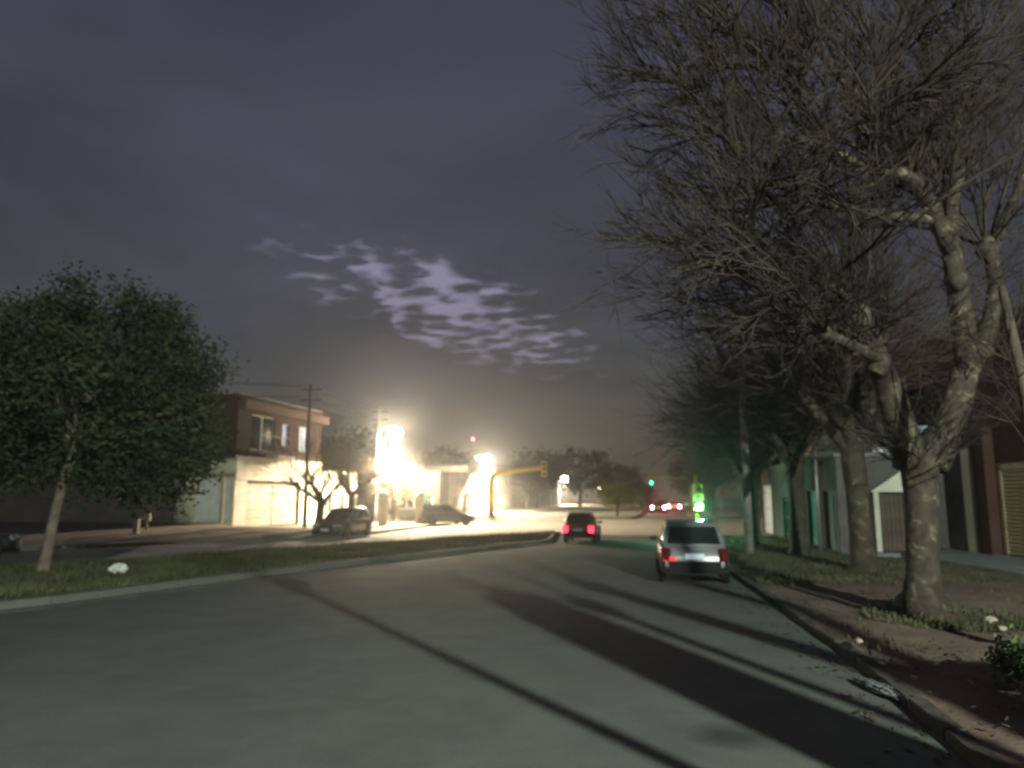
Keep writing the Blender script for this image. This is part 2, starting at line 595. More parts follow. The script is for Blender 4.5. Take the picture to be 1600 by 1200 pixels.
M['plate_off'] = mat('number_plate_unlit', (0.55, 0.56, 0.56), 0.4, var=0.08, scale=6)
M['paint_silver'] = mat('silver_paint', (0.34, 0.34, 0.35), 0.32, metal=0.35, var=0.06, scale=2, coat=0.5)
M['paint_red'] = mat('dark_red_paint', (0.16, 0.010, 0.014), 0.3, var=0.1, scale=2, coat=0.6)
M['paint_black'] = mat('black_paint', (0.020, 0.020, 0.022), 0.28, var=0.1, scale=2, coat=0.6)
M['paint_grey'] = mat('charcoal_paint', (0.10, 0.10, 0.102), 0.3, metal=0.3, var=0.1, scale=2, coat=0.5)
M['paint_white'] = mat('white_paint', (0.70, 0.70, 0.68), 0.35, var=0.04, scale=2, coat=0.4)
M['plastic'] = mat('black_plastic', (0.012, 0.012, 0.012), 0.75, var=0.2, scale=6, spec=0.2)
M['tyre'] = mat('tyre', (0.016, 0.016, 0.016), 0.85, var=0.2, scale=8)
M['rim'] = mat('alloy_rim', (0.32, 0.32, 0.32), 0.35, metal=0.7, var=0.1, scale=6)
M['bag'] = mat('white_plastic_bag', (0.75, 0.75, 0.72), 0.5, var=0.06, scale=6)
M['film'] = mat('clear_plastic_film', (0.20, 0.21, 0.21), 0.10, var=0.8, scale=14, spec=1.0)
M['stone'] = mat('rubble', (0.42, 0.33, 0.27), 0.9, var=0.25, scale=8, bump=0.5)
M['fallen'] = mat('fallen_leaf', (0.065, 0.042, 0.026), 0.85, var=0.5, scale=5)

# ------------------------------------------------------------------ ground, road, median, pavements
U = Vector((0.215, 0.977, 0)).normalized()      # heading of the street beyond the bend

def sheet(name, pts, z, m):
    b = MB()
    b.add([(p[0], p[1], z) for p in pts], [tuple(range(len(pts)))])
    o = b.build(name, m)
    return tag(o, kind='structure')

g = MB()
g.add([(-1500, -300, -0.03), (1500, -300, -0.03), (1500, 2500, -0.03), (-1500, 2500, -0.03)], [(0, 1, 2, 3)])
tag(g.build('ground', M['ground']), kind='structure')

def extend(p, n, s):
    return p + n * s

# polylines (ground points)
kerbL = [Vector((-34, 17, 0)), G(0, 862), G(150, 856), G(300, 849.5), G(450, 846), G(530, 841.5)]
kl = kerbL[-1]
for d in (42, 48, 53, 57):
    kerbL.append(Vector((kl.x + (d - kl.y) * 0.22, d, 0)))
kerbR = [Vector((1.15, -12, 0)), Vector((2.62, 0, 0)), G(1525, 1199), G(1487, 1161), G(1420, 1106), G(1360, 1054),
         G(1310, 1014), G(1262, 983), G(1222, 951), G(1150, 903), Vector((7.0, 27.0, 0)), Vector((8.4, 33.8, 0)), Vector((9.4, 38, 0))]
medR = [Vector((-26, -6, 0)), Vector((-17, 5.5, 0)), G(0, 955), G(200, 928), G(440, 897), G(640, 873), G(860, 848)]
medL = [G(868, 835), G(700, 844.5), G(600, 851), G(450, 862), G(300, 873), G(0, 895), Vector((-24, 11, 0)), Vector((-34, -4, 0))]

road = MB()
rp = [(-60, -40), (40, -40), (40, 30), (60, 36), (160, 36), (160, 74), (60, 74), (300, 1180), (150, 1180), (0, 100), (-60, 74), (-160, 74), (-160, 30)]
road.add([(-160, -60, 0), (160, -60, 0), (160, 110, 0), (-160, 110, 0)], [(0, 1, 2, 3)])
tag(road.build('road', M['asphalt']), kind='structure')
far_road = MB()
far_road.add([(-8, 110, 0.001), (60, 110, 0.001), (345, 1300, 0.001), (250, 1300, 0.001)], [(0, 1, 2, 3)])
tag(far_road.build('road', M['asphalt']), kind='structure')

def offset_poly(pl, s):
    out = []
    for i, p in enumerate(pl):
        t = (pl[min(i + 1, len(pl) - 1)] - pl[max(i - 1, 0)]).normalized()
        out.append(p + Vector((-t.y, t.x, 0)) * s)
    return out

def resample(pl, step):
    out, acc = [pl[0].copy()], 0.0
    for a, b in zip(pl, pl[1:]):
        L = (b - a).length
        d = step - acc
        while d <= L:
            out.append(a.lerp(b, d / L))
            d += step
        acc = L - (d - step)
    return out

def smooth_pl(pl, it=2):
    for _ in range(it):
        q = [pl[0]]
        for a, b in zip(pl, pl[1:]):
            q += [a.lerp(b, 0.25), a.lerp(b, 0.75)]
        q.append(pl[-1])
        pl = q
    return pl

crossing = MB()
cp_ = smooth_pl(kerbL)[12:]
ml_ = [q for q in smooth_pl(medL)]
cpoly = [(q.x - 0.4, q.y) for q in cp_] + [(-9.5, 58.5), (-60, 62), (-60, 80), (-3, 73.5), (7.4, 72), (30, 70), (60, 62), (60, 46), (9.6, 40.5), (6.5, 40.5), (3.2, 42.0)] + [(q.x, q.y) for q in ml_ if q.y > 22]
crossing.add([(x, y, 0.004) for x, y in cpoly], [tuple(range(len(cpoly)))])
tag(crossing.build('road', M['roadpale'], fixn=False), kind='structure')

kerb_mesh_cache = {}
def kerb_stones(parent, pl, side, length=1.0, width=0.15, h=0.15, m='kerb', jitter=0.004):
    key = (length, width, h, m)
    if key not in kerb_mesh_cache:
        b = MB()
        b.bbox(-length / 2 + 0.005, length / 2 - 0.005, -0.03, width, -0.1, h, 0.018)
        kerb_mesh_cache[key] = b.mesh('kerb_stone', M[m])
    pts = resample(pl, length)
    for a, c in zip(pts, pts[1:]):
        t = (c - a)
        rz = math.atan2(t.y, t.x)
        o = inst('kerb_stone', kerb_mesh_cache[key], parent, (a + c) / 2 + Vector((0, 0, rnd.uniform(-jitter, jitter))), rz + rnd.uniform(-0.012, 0.012))
        o.scale = (1, side, 1)

def strip(name, A, B, zA, zB, m, kind='structure', sub=1):
    """surface between two polylines with equal point counts"""
    b = MB()
    vs, fs = [], []
    n = len(A)
    for k in range(sub + 1):
        f = k / sub
        for i in range(n):
            p = A[i].lerp(B[i], f)
            za = zA[i] if isinstance(zA, (list, tuple)) else zA
            zb = zB[i] if isinstance(zB, (list, tuple)) else zB
            vs.append((p.x, p.y, za + (zb - za) * f))
    for k in range(sub):
        for i in range(n - 1):
            fs.append((k * n + i, k * n + i + 1, (k + 1) * n + i + 1, (k + 1) * n + i))
    b.add(vs, fs)
    o = b.build(name, m, fixn=False)
    return tag(o, kind=kind)

# --- median with the lawn
medRs = smooth_pl(medR)
medLs = smooth_pl(medL)
poly = medRs + medLs
mm = MB()
mm.prism([(p.x, p.y) for p in poly], -0.02, 0.118)
median = tag(mm.build('median', M['turf'], fixn=True), kind='structure')
kerb_stones(median, medRs, 1, width=0.30)
kerb_stones(median, [medRs[-1]] + medLs, 1)
# concrete gutter slab along the median kerb
gut = offset_poly(medRs, -0.62)
gi = [p + Vector((0, 0, 0)) for p in medRs]
strip('gutter', gut, gi, 0.004, 0.010, M['gutter'])

# --- left pavement, rising towards the houses
kLs = smooth_pl(kerbL)
faceL = []
for p in kLs:
    n = 10.5
    faceL.append(p + Vector((-0.977 * n, 0.215 * n + 3.0, 0)) if p.y > 36 else p + Vector((-0.80 * n, 0.60 * n + 3.0, 0)))
zl = []
for p in kLs:
    f = max(0.0, min(1.0, (44.0 - p.y) / 10.0))
    zl.append(0.22 + 0.60 * f)
left_pave = strip('pavement', kLs, faceL, 0.14, zl, M['pave'], sub=4)
kerb_stones(left_pave, kLs, 1)

# --- right verge
kRs = smooth_pl(kerbR)
verge_in = [p + Vector((7.2, -1.0, 0)) for p in kRs]
vb = MB()
rg = random.Random(3)
vs, fs = [], []
NS = 14
for k in range(NS + 1):
    f = k / NS
    for p in kRs:
        q = p.lerp(p + Vector((8.6, -1.2, 0)), f)
        hump = 0.0 if k in (0,) else rg.uniform(-0.02, 0.03)
        vs.append((q.x, q.y, 0.085 + 0.09 * math.sin(min(f * 1.6, 1.57)) + hump))
n = len(kRs)
for k in range(NS):
    for i in range(n - 1):
        fs.append((k * n + i, (k + 1) * n + i, (k + 1) * n + i + 1, k * n + i + 1))
vb.add(vs, fs)
verge = tag(vb.build('verge', M['earth'], smooth=True), kind='structure')
kerb_stones(verge, kRs, -1, width=0.16, m='kerb_dirty', jitter=0.018, h=0.10)
# paved strip in front of the right houses, with its raised edge
pv = MB()
pa = [Vector((10.6, -12, 0)), Vector((11.3, 8, 0)), Vector((12.2, 21.0, 0)), Vector((12.4, 26.4, 0))]
pb = [Vector((20, -12, 0)), Vector((20, 8, 0)), Vector((20, 21.0, 0)), Vector((20, 26.4, 0))]
pv.prism([(p.x, p.y) for p in pa + pb[::-1]], -0.02, 0.30)
tag(pv.build('pavement', M['slabgrey'], fixn=True), kind='structure')

# --- beyond the crossing: second median, far pavements
def far_strip(name, x70a, x70b, d0, d1, z, m):
    b = MB()
    b.prism([(x70a + 0.22 * (d0 - 70), d0), (x70b + 0.22 * (d0 - 70), d0), (x70b + 0.22 * (d1 - 70), d1), (x70a + 0.22 * (d1 - 70), d1)], -0.02, z)
    return tag(b.build(name, m, fixn=True), kind='structure')
med2 = far_strip('median', 7.4, 11.2, 69, 240, 0.15, M['turf'])
far_strip('pavement', -14, -2.3, 72, 600, 0.15, M['pave'])
far_strip('pavement', 16.6, 30, 72, 600, 0.15, M['pave'])
kerb_stones(med2, [Vector((7.4, 69.0, 0)), Vector((11.2, 69.0, 0)), Vector((14.5, 84.0, 0))], 1)

# ------------------------------------------------------------------ grass (uncountable) and litter of leaves
def inside(poly, x, y):
    c = False
    j = len(poly) - 1
    for i in range(len(poly)):
        a, b = poly[i], poly[j]
        if (a.y > y) != (b.y > y) and x < (b.x - a.x) * (y - a.y) / (b.y - a.y) + a.x:
            c = not c
        j = i
    return c

def grass_patch(name, test, bounds, n, zbase, h=(0.05, 0.13), label=None, seed=1):
    r = random.Random(seed)
    b = MB()
    vs, fs = [], []
    k = 0
    tries = 0
    while k < n and tries < n * 12:
        tries += 1
        x = r.uniform(bounds[0], bounds[1])
        y = r.uniform(bounds[2], bounds[3])
        if not test(x, y, r):
            continue
        a = r.uniform(0, 6.28)
        hh = r.uniform(*h)
        w = r.uniform(0.008, 0.02)
        dx, dy = math.cos(a) * w, math.sin(a) * w
        lx, ly = r.uniform(-0.05, 0.05), r.uniform(-0.05, 0.05)
        i = len(vs)
        vs += [(x - dx, y - dy, zbase), (x + dx, y + dy, zbase), (x + lx, y + ly, zbase + hh)]
        fs.append((i, i + 1, i + 2))
        k += 1
    b.add(vs, fs)
    o = b.build(name, M['grass'])
    return tag(o, label, 'grass', kind='stuff')

polyin = [Vector((p.x, p.y, 0)) for p in offset_poly(medRs, 0.32) + medLs]
grass_patch('grass', lambda x, y, r: inside(polyin, x, y) and r.random() < (1.0 if y > 10 else 0.2) * max(0.12, min(1.0, 0.75 + 0.45 * (math.sin(x * 1.3 + 1.7 * math.sin(y * 0.7)) + math.sin(y * 1.9 - x * 0.8)))), (-30, 4, 6, 42), 60000, 0.12, (0.03, 0.19),
            'short green grass covering the median strip')

def right_grass(x, y, r):
    k = 2.62 + 0.157 * y
    off = x - k
    if off < 0.3 or off > 6.5:
        return False
    p = math.sin(x * 1.7 + y * 0.6) + math.sin(y * 1.1 - x * 0.9)
    near = min((x - 7.05) ** 2 + (y - 12.45) ** 2, 9)
    w = 0.004 + 0.04 * max(0, p)
    if near < 1.6:
        w = 0.9 if near > 0.1 else 0
    if y > 17:
        w += 0.35
    return r.random() < w
grass_patch('grass', right_grass, (3, 15, 5, 37), 18000, 0.14, (0.04, 0.13), 'sparse weedy grass on the brown verge under the bare trees', seed=5)

lv = MB()
r5 = random.Random(11)
for i in range(1900):
    y = r5.uniform(4, 34)
    k = 2.62 + 0.157 * y
    if r5.random() < 0.25:
        x = k - abs(r5.gauss(0, 0.25)) - 0.02
        z = 0.008
    else:
        x = k + 0.2 + r5.random() ** 1.2 * 6.0
        z = 0.20
    a = r5.uniform(0, 6.28)
    s = r5.uniform(0.015, 0.05)
    c, sn = math.cos(a) * s, math.sin(a) * s
    t1, t2 = r5.uniform(0, 0.03), r5.uniform(0, 0.03)
    lv.add([(x - c, y - sn, z), (x + sn * 0.7, y - c * 0.7, z + t1), (x + c, y + sn, z + t2), (x - sn * 0.7, y + c * 0.7, z + 0.004)], [(0, 1, 2, 3)])
tag(lv.build('fallen_leaves', M['fallen']), 'brown fallen leaves scattered along the right kerb and verge', 'leaves', kind='stuff')

# ------------------------------------------------------------------ trees
def wander(p, d, L, n, rg, wob, up):
    pts = [p.copy()]
    d = d.normalized()
    for i in range(n):
        d = (d + Vector((rg.gauss(0, wob), rg.gauss(0, wob), rg.gauss(0, wob) + up))).normalized()
        p = p + d * (L / n)
        pts.append(p.copy())
    return pts, d

def twig_set(mb, p, d, L, r, rg, depth, n_child=(2, 4), up=0.03, wob=0.10, sides=4):
    nseg = 5 if L > 0.8 else 3
    pts, dd = wander(p, d, L, nseg, rg, wob, up)
    rads = [r * (1 - 0.75 * i / nseg) for i in range(nseg + 1)]
    mb.tube(pts, rads, sides if r > 0.012 else 3, cap=False)
    if depth <= 0:
        return
    for k in range(rg.randint(*n_child)):
        f = rg.uniform(0.25, 0.95)
        i = min(int(f * nseg), nseg - 1)
        q = pts[i].lerp(pts[i + 1], f * nseg - i)
        t = (pts[i + 1] - pts[i]).normalized()
        side = Vector((rg.gauss(0, 1), rg.gauss(0, 1), rg.gauss(0, 1)))
        side = (side - t * side.dot(t)).normalized()
        nd = (t + side * rg.uniform(0.25, 0.75)).normalized()
        twig_set(mb, q, nd, L * rg.uniform(0.40, 0.68), max(r * 0.55, 0.004), rg, depth - 1, n_child, up, wob, sides)

def trunk_tube(mb, pts, rads, rg, n=14, flare=True):
    # finer rings with bumps
    P, Rr = [], []
    for i in range(len(pts) - 1):
        for k in range(4):
            f = k / 4
            P.append(Vector(pts[i]).lerp(Vector(pts[i + 1]), f))
            Rr.append(rads[i] + (rads[i + 1] - rads[i]) * f)
    P.append(Vector(pts[-1]))
    Rr.append(rads[-1])
    mb.tube(P, Rr, n, wob=0.10, rg=rg)

def knob(mb, c, r, rg):
    n, m = 9, 6
    vs, fs = [], []
    for j in range(m + 1):
        th = math.pi * j / m
        for k in range(n):
            a = 2 * math.pi * k / n
            rr = r * rg.uniform(0.75, 1.2)
            vs.append(c + Vector((math.sin(th) * math.cos(a), math.sin(th) * math.sin(a), math.cos(th) * 1.15)) * rr)
    for j in range(m):
        for k in range(n):
            k2 = (k + 1) % n
            fs.append((j * n + k, (j + 1) * n + k, (j + 1) * n + k2, j * n + k2))
    mb.add(vs, fs)

def pollard(name, label, base, trunk_pts, trunk_r, limbs, knobs, whips, wlen, seed, centre, group=None, bias=None, bark='bark', twig='twig', tr=0.016, depth=2, nch=(3, 5), up=0.012, spr=0.75, zmin=-0.15, sprouts=0):
    """plane tree: trunk and limbs (world points), knobs with long bare whips"""
    rg = random.Random(seed)
    root = empty(name, base, 0, label, 'tree', group)
    B = Vector(base)
    t = MB()
    trunk_tube(t, [Vector(p) - B for p in trunk_pts], trunk_r, rg)
    for pts, rads in limbs:
        trunk_tube(t, [Vector(p) - B for p in pts], rads, rg, n=10)
    for k, kr in knobs:
        knob(t, Vector(k) - B, kr, rg)
    for pts, rads in limbs:
        for q in range(2 if sprouts else 0):
            i = rg.randrange(len(pts) - 1)
            knob(t, Vector(pts[i]).lerp(Vector(pts[i + 1]), rg.random()) - B + Vector((rg.uniform(-0.5, 0.5), rg.uniform(-0.5, 0.2), 0)) * rads[i], rads[i] * rg.uniform(0.75, 1.1), rg)
    t.build('trunk', M[bark], root, smooth=True)
    b = MB()
    C = Vector(centre)
    for q in range(sprouts):
        pts, rads = limbs[rg.randrange(len(limbs))] if q % 5 else (trunk_pts[-2:], trunk_r[-2:])
        i = rg.randrange(len(pts) - 1)
        f = rg.random()
        c = Vector(pts[i]).lerp(Vector(pts[i + 1]), f)
        t_ = (Vector(pts[i + 1]) - Vector(pts[i])).normalized()
        sd = Vector((rg.gauss(0, 1), rg.gauss(0, 1), rg.gauss(0.3, 0.8)))
        sd = (sd - t_ * sd.dot(t_)).normalized()
        twig_set(b, c - B + sd * rads[i] * 0.8, (sd + t_ * 0.5 + Vector((0, 0, 0.15))).normalized(), rg.uniform(0.5, 1.5), rg.uniform(0.008, 0.014), rg, 2, (3, 5), 0.03, 0.10)
    for k, kr in knobs:
        k = Vector(k)
        for i in range(whips):
            rad_ = (k - C)
            rad_ = rad_.normalized() if rad_.length > 0.05 else Vector((0, 0, 1))
            d = rad_ * 0.8 + Vector((rg.gauss(0, spr), rg.gauss(0, spr), rg.gauss(0.15, spr * 0.75)))
            if bias:
                d += Vector(bias)
            d.z = max(d.z, zmin if k.z > 5.2 else zmin + 0.18)
            d.normalize()
            L = rg.uniform(*wlen)
            twig_set(b, k - B + d * kr * 0.6, d, L, tr * rg.uniform(0.7, 1.3), rg, depth, nch, up, 0.075)
    b.build('branches', M[twig], root)['kind'] = 'stuff'
    return root

# the big plane tree on the right verge
def W(px, py, Y):
    return at(px, py, Y)
b0 = G(1441, 966)
b0.z = 0.10
tp = [b0, W(1441, 948, 12.75), W(1442, 900, 12.7), W(1440, 800, 12.65), W(1437, 735, 12.6), W(1436, 700, 12.6)]
tr_ = [0.47, 0.315, 0.265, 0.25, 0.29, 0.34]
limbs = [
    ([W(1425, 725, 12.6), W(1405, 660, 12.45), W(1385, 600, 12.2), W(1362, 540, 11.8), W(1345, 490, 11.3)], [0.30, 0.25, 0.22, 0.18, 0.13]),
    ([W(1452, 725, 12.6), W(1488, 650, 12.7), W(1512, 570, 12.7), W(1500, 470, 12.4), W(1484, 380, 12.0), W(1476, 335, 11.8)], [0.31, 0.25, 0.21, 0.18, 0.15, 0.16]),
    ([W(1505, 600, 12.7), W(1545, 520, 13.0), W(1556, 440, 13.0), W(1545, 385, 12.8)], [0.16, 0.14, 0.12, 0.13]),
    ([W(1482, 390, 12.0), W(1455, 320, 11.5), W(1425, 280, 11.0), W(1385, 262, 10.5)], [0.13, 0.11, 0.10, 0.08]),
    ([W(1480, 350, 11.9), W(1498, 270, 11.9), W(1492, 200, 11.8), W(1505, 120, 11.6)], [0.12, 0.10, 0.09, 0.07]),
    ([W(1375, 560, 11.9), W(1330, 540, 11.2), W(1290, 520, 10.5)], [0.11, 0.09, 0.07]),
    ([W(1545, 400, 12.8), W(1590, 300, 13.3), W(1620, 180, 13.8)], [0.11, 0.09, 0.07]),
    ([W(1440, 300, 11.2), W(1400, 200, 11.0), W(1380, 120, 10.8)], [0.09, 0.08, 0.06]),
    ([W(1425, 282, 11.0), W(1330, 250, 10.5), W(1270, 225, 10.3), W(1210, 205, 10.1)], [0.085, 0.065, 0.05, 0.035]),
    ([W(1470, 345, 11.8), W(1375, 335, 11.0), W(1290, 320, 10.6), W(1215, 318, 10.3)], [0.085, 0.065, 0.05, 0.035]),
    ([W(1402, 205, 11.0), W(1320, 130, 10.6), W(1270, 70, 10.4)], [0.065, 0.055, 0.04]),
    ([W(1350, 500, 11.4), W(1300, 445, 11.0), W(1240, 415, 10.8)], [0.085, 0.065, 0.045]),
    ([W(1300, 235, 10.4), W(1250, 160, 10.2), W(1205, 110, 10.1)], [0.05, 0.04, 0.03]),
]
knobs = [(W(1345, 490, 11.3), 0.14), (W(1478, 352, 11.8), 0.25), (W(1543, 388, 12.8), 0.21), (W(1385, 262, 10.5), 0.13), (W(1425, 282, 11.0), 0.13),
         (W(1492, 205, 11.8), 0.13), (W(1505, 120, 11.6), 0.12), (W(1290, 520, 10.5), 0.10), (W(1620, 180, 13.8), 0.12), (W(1380, 120, 10.8), 0.10),
         (W(1455, 320, 11.5), 0.14), (W(1362, 540, 11.8), 0.13), (W(1520, 260, 12.8), 0.10),
         (W(1210, 205, 10.1), 0.035), (W(1215, 318, 10.3), 0.035), (W(1270, 70, 10.4), 0.04), (W(1240, 415, 10.8), 0.045), (W(1205, 110, 10.1), 0.03),
         (W(1280, 232, 10.3), 0.05), (W(1300, 325, 10.6), 0.05), (W(1290, 440, 11.0), 0.06)]
pollard('plane_tree', 'large bare plane tree with thick mottled forked trunk on the brown verge', b0, tp, tr_, limbs, knobs,
        8, (1.1, 2.6), 21, W(1500, 470, 12.8), 'bare trees along the right verge', bias=(-0.10, 0, 0.05), tr=0.034, nch=(4, 6), depth=3, spr=0.5, up=0.022, sprouts=260)

# the tree beside the camera whose limbs shade the road (lamp behind it)
LAMP0 = Vector((8.5, -13.0, 8.8))
def shade_pt(px, py, z):
    """point at height z on the way from the near lamp to a road point"""
    q = G(px, py)
    f = z / LAMP0.z
    return q + (LAMP0 - q) * f
nb = Vector((5.7, -2.0, 0.1))
ntp = [nb, nb + Vector((0, 0, 0.5)), nb + Vector((0, 0, 1.2)), nb + Vector((0, 0.02, 2.2)), nb + Vector((-0.02, 0.05, 2.7))]
fork = nb + Vector((-0.02, 0.05, 2.6))
def limb_to(pxs, z0, z1, r0, r1):
    """limb rising from the fork through points whose shadow falls on the given road pixels"""
    (xa, ya), (xb, yb) = pxs
    def on(px, py):
        q = G(px, py)
        d = (q - LAMP0)
        # intersect with the vertical plane y = nb.y
        t = (nb.y - LAMP0.y) / d.y
        return LAMP0 + d * t
    A, Bp = on(xa, ya), on(xb, yb)
    top = A + (Bp - A) * 1.25
    return ([fork, fork.lerp(A, 0.6), A, Bp, top], [r0 * 1.1, r0, r0, r1, r1 * 0.85])
nl = [limb_to([(1445, 1210), (880, 968)], 0, 0, 0.36, 0.29),
      limb_to([(1420, 1130), (1000, 974)], 0, 0, 0.062, 0.05),
      limb_to([(1380, 1052), (1000, 938)], 0, 0, 0.125, 0.10),
      limb_to([(1200, 1264), (540, 955)], 0, 0, 0.065, 0.05),
      limb_to([(1230, 952), (1000, 891)], 0, 0, 0.08, 0.06)]
nk = [(l[0][-1], 0.14) for l in nl]
pollard('plane_tree', 'bare forked plane tree beside the viewer whose limbs shade the road', nb, ntp, [0.6, 0.46, 0.42, 0.42, 0.42], nl, nk,
        3, (0.8, 1.5), 33, nb + Vector((0, 0, 5.0)), 'bare trees along the right verge', bias=(0, 0, 0.9), up=0.05, depth=1)

# generic bare trees
def bare_tree_meshes(seed, H=7.5, r0=0.24, fork_h=2.4, spread=0.75, n_limb=5, whips=11, wl=(1.2, 2.8), tr=0.016, depth=2, bark='bark', twig='twig_far'):
    rg = random.Random(seed)
    t = MB()
    lean = Vector((rg.uniform(-0.15, 0.15), rg.uniform(-0.15, 0.15), 0))
    pts = [Vector((0, 0, -0.05)), Vector((0, 0, 0.25)), lean * 0.4 + Vector((0, 0, fork_h * 0.5)), lean + Vector((0, 0, fork_h))]
    trunk_tube(t, pts, [r0 * 1.55, r0 * 1.15, r0, r0 * 1.05], rg, n=12)
    b = MB()
    top = pts[-1]
    for k in range(n_limb):
        a = 2 * math.pi * (k + rg.uniform(-0.25, 0.25)) / n_limb
        d = Vector((math.cos(a) * spread, math.sin(a) * spread, 1.0)).normalized()
        L = (H - fork_h) * rg.uniform(0.42, 0.6)
        lp, dd = wander(top - Vector((0, 0, 0.15)), d, L, 5, rg, 0.13, 0.06)
        trunk_tube(t, lp, [r0 * 0.62 * (1 - 0.13 * i) for i in range(6)], rg, n=8)
        heads = [lp[-1], lp[3], lp[4], lp[2]]
        for hd in heads:
            knob(t, hd, r0 * 0.42, rg)
            for w in range(whips):
                rad_ = (hd - top).normalized()
                d2 = (rad_ * 0.65 + Vector((rg.gauss(0, 0.7), rg.gauss(0, 0.7), rg.gauss(0.25, 0.5)))).normalized()
                twig_set(b, hd, d2, rg.uniform(*wl), tr * rg.uniform(0.7, 1.3), rg, depth, (2, 4), 0.012, 0.09)
    return t.mesh('trunk', M[bark], True), b.mesh('branches', M[twig])

TV = [bare_tree_meshes(101, r0=0.2, whips=14), bare_tree_meshes(102, H=8.2, r0=0.21, spread=0.65, whips=15), bare_tree_meshes(103, r0=0.2, H=6.8, spread=0.9, whips=14)]
TL = [bare_tree_meshes(111, H=6.0, r0=0.22, fork_h=1.9, spread=1.15, whips=7, wl=(1.2, 2.9), tr=0.022, depth=2, bark='bark_dark', twig='twig_lit'),
      bare_tree_meshes(112, H=6.3, r0=0.24, fork_h=2.2, spread=1.0, whips=7, wl=(1.2, 2.7), tr=0.022, depth=2, bark='bark_dark', twig='twig_lit')]

TLIT = bare_tree_meshes(113, H=6.0, r0=0.2, fork_h=1.7, spread=1.15, whips=13, wl=(0.9, 2.2), tr=0.032, depth=2, bark='bark_pale', twig='twig_lamplit')

def place_bare(v, x, y, s, rz, label, group, z=0.12, sx=1.0):
    root = empty('bare_tree', (x, y, z), rz, label, 'tree', group)
    root.scale = (s * sx, s * sx, s)
    inst('trunk', v[0], root)
    inst('branches', v[1], root)
    return root

GR = 'bare trees along the right verge'
place_bare(TV[1], 9.25, 19.9, 1.38, 0.7, 'dark bare tree just behind the big forked plane tree', GR)
place_bare(TV[0], 9.75, 25.6, 1.32, 2.1, 'bare tree behind the thin steel post on the right verge', GR)
place_bare(TV[2], 9.9, 31.2, 1.2, 3.9, 'bare tree at the right corner just beyond the concrete pole', GR)
place_bare(TV[0], 12.6, 33.2, 1.4, 5.0, 'bare tree in front of the houses behind the silver car', GR)
for x_, y_, s_, lab in ((17.5, 36.5, 1.45, 'bare tree behind the row house on the right'), (15.6, 45.0, 1.45, 'bare tree standing in the side street on the right'),
                        (22.0, 42.0, 1.6, 'tall bare tree behind the rear house on the right'), (12.3, 38.2, 1.3, 'bare tree at the corner end of the row house')):
    place_bare(TV[int(y_) % 3], x_, y_, s_, x_, lab, GR)
k = 0
for d, lab in ((76, 'first bare tree beyond the crossing on the right'), (86, 'second bare tree beyond the crossing on the right'),
               (97, 'third bare tree beyond the crossing on the right'), (110, 'fourth bare tree beyond the crossing on the right'),
               (126, 'farthest bare tree down the right side of the street')):
    place_bare(TV[k % 3], 19.0 + 0.22 * (d - 70), d, 1.12, k * 1.7, lab, GR)
    k += 1
# slim trunk at the right edge of the picture
sl = empty('slim_tree', (6.66, 9.45, 0.12), 0, 'slim dark tree trunk beside the green bush at the right edge', 'tree')
sb = MB()
rg = random.Random(9)
trunk_tube(sb, [Vector((0, 0, -0.1)), Vector((0.0, 0, 0.3)), Vector((0.02, 0.05, 1.6)), Vector((0.05, 0.1, 3.2)), Vector((0.0, 0.3, 4.8))], [0.17, 0.12, 0.10, 0.08, 0.05], rg, n=10)
sb.build('trunk', M['bark_dark'], sl, smooth=True)
sb = MB()
for i in range(26):
    f = rg.uniform(0.3, 1.0)
    p = Vector((0.02, 0.05, 1.6)).lerp(Vector((0.0, 0.3, 4.8)), f)
    twig_set(sb, p, Vector((rg.gauss(0.3, 0.6), rg.gauss(0, 0.6), rg.uniform(0.3, 1))), rg.uniform(0.8, 1.8), 0.012, rg, 2, (2, 3))
sb.build('branches', M['twig'], sl)

GL = 'bare trees on the left pavement'
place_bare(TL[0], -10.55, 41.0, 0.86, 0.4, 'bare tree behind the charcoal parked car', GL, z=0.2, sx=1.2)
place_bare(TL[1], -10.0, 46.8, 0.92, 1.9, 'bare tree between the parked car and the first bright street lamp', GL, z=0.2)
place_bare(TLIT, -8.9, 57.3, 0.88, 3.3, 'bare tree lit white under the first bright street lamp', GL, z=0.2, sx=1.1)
place_bare(TL[1], -11.4, 77.0, 1.25, 5.1, 'brown bare tree behind the dark parked car at the crossing', GL)
place_bare(TV[0], -16.0, 84.0, 1.15, 2.6, 'tall bare tree rising behind the corner house', GL)
place_bare(TV[2], -5.0, 88.0, 0.8, 1.2, 'bare tree beside the blown out white house', GL)
place_bare(TV[1], 2.0, 108.0, 1.0, 4.2, 'bare tree behind the yellow signal arm', GL)

